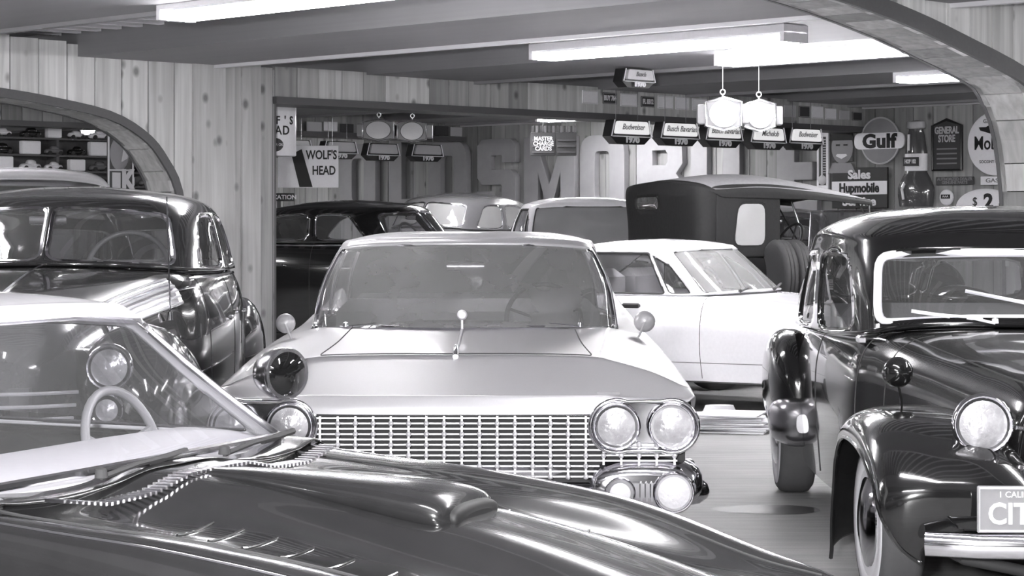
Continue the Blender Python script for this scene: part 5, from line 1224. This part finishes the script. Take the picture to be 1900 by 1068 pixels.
# Gulf disc
c = onV(1636, 261); R_ = 38*c.y/F*1.12
t = thing('fuel_sign', 'round grey fuel sign with a wide white name band across it', 'sign', onV(1636, 261, .12), RV)
MB().lathe([(.001, .04), (R_*.96, .04), (R_, .03), (R_, 0), (.001, 0)], axis='-y', seg=48).build('disc', M['letter'], t)
MB().tube([(R_*math.cos(a), -.035, R_*math.sin(a)) for a in np.linspace(0, 2*PI, 48, endpoint=False)], .012, 6, closed=True).build('rim', M['signgrey'], t)
bandp = rpoly([(-.38, -.105), (.38, -.105), (.38, .10), (-.38, .10)], .09, 6)
MB().prism([tuple(p) for p in bandp], -.06, -.035).build('white_band', M['signwhite'], t)
text('lettering', 'Gulf', t, (0, -.062, -.012), .235, M['ink'], 1.2, .003, .011, sp=1.05)
# Sales Service sign
o, w_, h = plaque('dealer_sign', 'three-part enamel sign reading Sales and Service above and below a white panel', 'sign', oV, 1550, 1652, 311, 386, RV, 'signblack', .03, .06)
MB().box((0, -.018, 0), (w_, .008, h*.33), bev=.002).build('white_middle_panel', M['signwhite'], o)
text('lettering', 'Sales', o, (0, -.02, h*.32), .155, M['inkwhite'], 1.15, .003, .006); text('lettering', 'Hupmobile', o, (0, -.026, -.005), .165, M['ink'], .84, .003, .006)
text('lettering', 'Service', o, (0, -.02, -h*.34), .155, M['inkwhite'], 1.15, .003, .006)
# bottle-shaped sign
c = onV(1700, 303, .1); k = c.y/F
t = thing('bottle_sign', 'large bottle-shaped wall sign with a crown top and white label', 'sign', c, RV)
bp = [(0, -82), (31, -80), (34, -60), (34, -45), (27, -28), (20, -16), (20, 18), (19, 30), (16, 52), (13, 62), (15, 66), (15, 76), (9, 79), (0, 80)]
MB().lathe([(max(r*k*1.15, .001), z*k) for r, z in bp], seg=36, sy=.45).build('bottle', plain('bottle_glass', .10, .15, coat=1), t)
MB().lathe([(20.6*k*1.15, -14*k), (21.2*k*1.15, -13*k), (21.2*k*1.15, 17*k), (20.6*k*1.15, 18*k)], seg=36, sy=.46).build('label', M['signwhite'], t)
MB().box((0, -.115, .02), (.22, .02, .11)).build('label_panel', M['signdark'], t); text('lettering', 'HOP 102', t, (0, -.13, .02), .07, M['inkwhite'], .62, .003, .003)
MB().lathe([(.001, 80*k), (17*k*1.15, 77*k), (18*k*1.15, 66*k), (14*k*1.15, 64*k)], seg=16, sy=.46).build('crown_cap', M['signgrey'], t)
MB().tube([(-.06, -.08, .16), (-.055, -.082, .36)], .018, 6).build('candle_motif', M['inkwhite'], t)
MB().tube([(-.10, -.13, -.45), (-.12, -.135, -.32), (-.09, -.12, -.25)], .018, 6).build('painted_highlight', M['inkwhite'], t)  # white streak painting a highlight on the bottle
# general store board
c, w_, h = wall_item(oV, 1732, 1785, 222, 315)
t = thing('store_board', 'dark board with pointed top reading GENERAL STORE', 'sign', onV(1758.5, 268.5, .12), RV)
MB().prism([(-w_/2, -h/2), (w_/2, -h/2), (w_/2, h*.38), (0, h/2), (-w_/2, h*.38)], -.02, .02).build('board', M['signdark'], t)
MB().tube([(-w_/2, -.02, -h/2), (w_/2, -.02, -h/2), (w_/2, -.02, h*.38), (0, -.02, h/2), (-w_/2, -.02, h*.38)], .02, 6, closed=True).build('frame', M['signblack'], t)
text('lettering', 'GENERAL\nSTORE', t, (0, -.024, h*.2), .12, M['signgrey'], .68, .003, .004)
for k_ in range(4): MB().box((0, -.022, -h*.08-k_*.06), (w_*.7, .003, .018)).build('small_print', M['inkgrey'], t)
# Mobil disc
c = onV(1849, 266, .12); R_ = 53*c.y/F*1.13
t = thing('gasoline_disc', 'round white gasoline sign with a winged horse, partly behind the arch', 'sign', c, RV)
MB().lathe([(.001, .035), (R_*.98, .035), (R_, .025), (R_, 0), (.001, 0)], axis='-y', seg=48).build('disc', M['signwhite'], t)
text('lettering', 'Mobilgas', t, (.02, -.037, -.0), .23, M['ink'], .78, .003, .003); text('small_lettering', 'GASOLINE', t, (0, -.037, .27), .07, M['inkgrey'], 1, .003, .001)
MB().prism([(-.20, .16), (-.06, .12), (.02, .13), (.12, .10), (.2, .15), (.1, .17), (.14, .25), (.02, .2), (-.04, .24), (-.12, .2), (-.22, .2)], -.045, -.036).build('winged_horse', M['ink'], t)
text('small_lettering', 'SOCONY-VACUUM', t, (0, -.037, -.22), .05, M['inkgrey'], 1, .003, .001)
o, w_, h = plaque('text_board', 'small dark two-line board under the pointed store board', 'sign', oV, 1742, 1812, 328, 343, RV, 'signdark', .015, .06)
text('lettering', 'AUTHORIZED DEALER\nGENUINE PARTS', o, (0, -.009, .0), .05, M['inkgrey'], 1.0, .002, .002)
o, w_, h = plaque('white_plate', 'small white plate beside the arch, below the gasoline disc', 'sign', oV, 1825, 1868, 327, 343, RV, 'signwhite', .015, .06)
text('lettering', 'GAS', o, (0, -.009, 0), .07, M['inkgrey'], 1.4, .002, .001)
c = onV(1757, 366, .1)
t = thing('round_badge', 'small round scalloped badge above the black saloon roof', 'sign', c, RV)
MB().lathe([(.001, .03), (.085, .028), (.10, .01), (.10, 0)], axis='-y', seg=20).build('disc', M['signwhite'], t)
MB().box((0, -.032, .01), (.13, .006, .05)).build('dark_band', M['ink'], t); text('lettering', 'AAA', t, (0, -.036, .01), .04, M['inkwhite'], 1.1, .002)
c = onV(1830, 385, .12)
t = thing('price_sign', 'white oval price sign showing $ 2 behind the black saloon roof', 'sign', c, RV)
MB().lathe([(.001, .03), (.40, .03), (.42, .02), (.42, 0), (.001, 0)], axis='-y', seg=40, sy=.55).build('oval', M['signwhite'], t)
text('lettering', '$', t, (-.14, -.032, .07), .15, M['ink'], .9, .003, .0); text('lettering', '2', t, (.05, -.032, .07), .24, M['ink'], 1.1, .003, .01); text('lettering', '5', t, (.25, -.032, .07), .2, M['ink'], 1.1, .003, .008)
# --- stacked boards on the floor
for k in range(9):
    px = 1290+rng.random()*12; base = at(1352, 800, 15.9)
    o = MB().box((0, 0, 0), (.62-.02*k, .5, .012), bev=.002).build('cardboard_sheet', M['paper'])
    tag(o, ['topmost', 'second', 'third', 'fourth', 'fifth', 'sixth', 'seventh', 'eighth', 'lowest'][8-k]+' sheet of the white cardboard pile on the floor behind the silver sedan', 'cardboard', 'cardboard sheets piled on the floor', (base.x+.03*rng.uniform(-1, 1), base.y+.05*rng.uniform(-1, 1), .008+.0145*k), rng.uniform(-.25, .25)-.1)
p = at(1335, 765, 16.9); o = MB().lathe([(.001, 0), (.14, 0), (.15, .01), (.11, .10), (.10, .10), (.001, .02)], seg=22, sy=.7).build('paper_tray', M['paper']); tag(o, 'small pale tray on the floor beyond the cardboard pile', 'tray', loc=(p.x, p.y, 0.0))
# --- shelves with model cars in the left arch room
def at2(px, py): return onH(px, py, 34.0)
c0 = onH(105, 290, 34.0)
t = thing('shelf_unit', 'open wall shelving crowded with models inside the left arch', 'shelf', (c0.x, c0.y, 0), RH)
SW = 3.6
MB().box((0, .22, 1.7), (SW, .03, 1.8)).build('back_board', M['trimdark'], t)
shz = []
for py in (258, 289, 318, 345):
    z = at2(105, py).z; shz.append(z); MB().box((0, .1, z), (SW, .26, .025)).build('shelf_board', M['trimdark'], t)
for s in (-1, 0, 1): MB().box((s*SW*.49, .1, 1.7), (.04, .26, 1.8)).build('upright', M['plankdim' if 0 else 'trimdark'], t)
MB().box((0, .1, .9), (SW, .3, .06)).box((-SW*.48, .1, .45), (.08, .3, .9)).box((SW*.48, .1, .45), (.08, .3, .9)).build('shelf_base', M['trimdark'], t)
def model_car(loc, k, mat, label):
    m = thing('model_car', label, 'model car', loc, RH+rng.choice((0, PI)), 'model cars on the wall shelves')
    pod('model_body', [(0, -.13*k, .03, .02, .01), (0, -.11*k, .045, .05*k, .03*k), (0, 0, .05, .055*k, .035*k), (0, .11*k, .05, .05*k, .03*k), (0, .13*k, .04, .02, .01)], M[mat], m, seg=12, sub=2).rotation_euler = (0, 0, PI/2)
    pod('model_cabin', [(0, -.05*k, .07, .02, .01), (0, -.03*k, .08*k, .045*k, .035*k), (0, .05*k, .08*k, .045*k, .035*k), (0, .07*k, .07, .02, .01)], M[mat], m, seg=12, sub=2).rotation_euler = (0, 0, PI/2)
    for sx in (-1, 1):
        for sy in (-1, 1): MB().lathe([(.001, -.012), (.026*k, -.01), (.026*k, .01), (.001, .012)], c=(sx*.08*k, sy*.05*k, .026), axis='y', seg=12).build('wheel', M['rubber'], m)
cl, sl_ = math.cos(RH), math.sin(RH)
place = ['top', 'second', 'third', 'lowest']; horiz = ['leftmost', 'second from the left', 'third from the left', 'left of the middle', 'in the middle', 'right of the middle', 'third from the right', 'second from the right', 'rightmost']
tones = {'white': 'white', 'grey': 'grey', 'black': 'black', 'signwhite': 'pale'}
for r, z in enumerate(shz):
    xs = [-1.55, -1.2, -.82, -.4, -.05, .3, .65, 1.05, 1.45]
    for i, x in enumerate(xs):
        mt = rng.choice(['white', 'signwhite', 'grey', 'white', 'black'])
        X, Y = c0.x+x*cl, c0.y+x*sl_
        if (r*7+i) % 3 == 1:
            bh = rng.uniform(.12, .2); o = MB().box((0, 0, bh/2), (rng.uniform(.2, .3), .08, bh), bev=.01).build('model_box', M['signwhite']); tag(o, 'white model box on the %s shelf, %s' % (place[r], horiz[i]), 'box', 'model boxes on the wall shelves', (X, Y, z+.014), RH)
        else: model_car((X, Y, z+.013), rng.uniform(.9, 1.15), mt, '%s model car on the %s shelf, %s' % (tones[mt], place[r], horiz[i]))
# dark framed picture panel right of the shelves
o, w_, h = plaque('framed_panel', 'tall dark framed panel with an arched picture and letter K inside the left arch', 'picture', lambda a, b: onH(a, b, 31.5), 200, 245, 250, 356, RH, 'signblack', .04, 0)
MB().tube([(-w_/2, -.02, -h/2), (w_/2, -.02, -h/2), (w_/2, -.02, h/2), (-w_/2, -.02, h/2)], .014, 6, closed=True).build('frame', M['signgrey'], o)
MB().box((0, -.022, -h*.12), (w_, .02, .02)).build('frame_bar', M['signgrey'], o)
MB().lathe([(.001, .012), (.13, .008), (.14, 0)], c=(-.02, -.02, h*.17), axis='-y', seg=24, sy=1.5).build('arched_picture', M['letter'], o)
MB().prism([(.0, .02), (.08, .06), (.1, .22), (.04, .34), (-.02, .30), (.03, .18)], -.045, -.03).build('figure', M['signgrey'], o)
MB().box((-.07, -.024, -h*.32), (.12, .01, h*.32)).build('pale_block', M['signgrey'], o); text('lettering', 'K', o, (.1, -.025, -h*.31), .34, M['signgrey'], .8, .003, .02)
MB().box((-w_*.45, 0, -h/2-.75), (.05, .04, 1.5)).box((w_*.45, 0, -h/2-.75), (.05, .04, 1.5)).build('stand_legs', M['signdark'], o)
# ------------------------------------------------------------------ turn curves and text into plain meshes
for o in list(bpy.data.objects):
    if o.type in ('FONT', 'CURVE'):
        me = bpy.data.meshes.new_from_object(o)
        if len(me.materials) == 0 and len(o.data.materials): me.materials.append(o.data.materials[0])
        nm_, par, loc_, rot, sc_ = o.name, o.parent, o.location.copy(), o.rotation_euler.copy(), o.scale.copy()
        props = {k: o[k] for k in ('label', 'category', 'group', 'kind') if k in o}
        bpy.data.objects.remove(o); me.name = nm_
        n_ = bpy.data.objects.new(nm_, me); col.objects.link(n_); n_.parent = par; n_.location = loc_; n_.rotation_euler = rot; n_.scale = sc_
        for k, v in props.items(): n_[k] = v
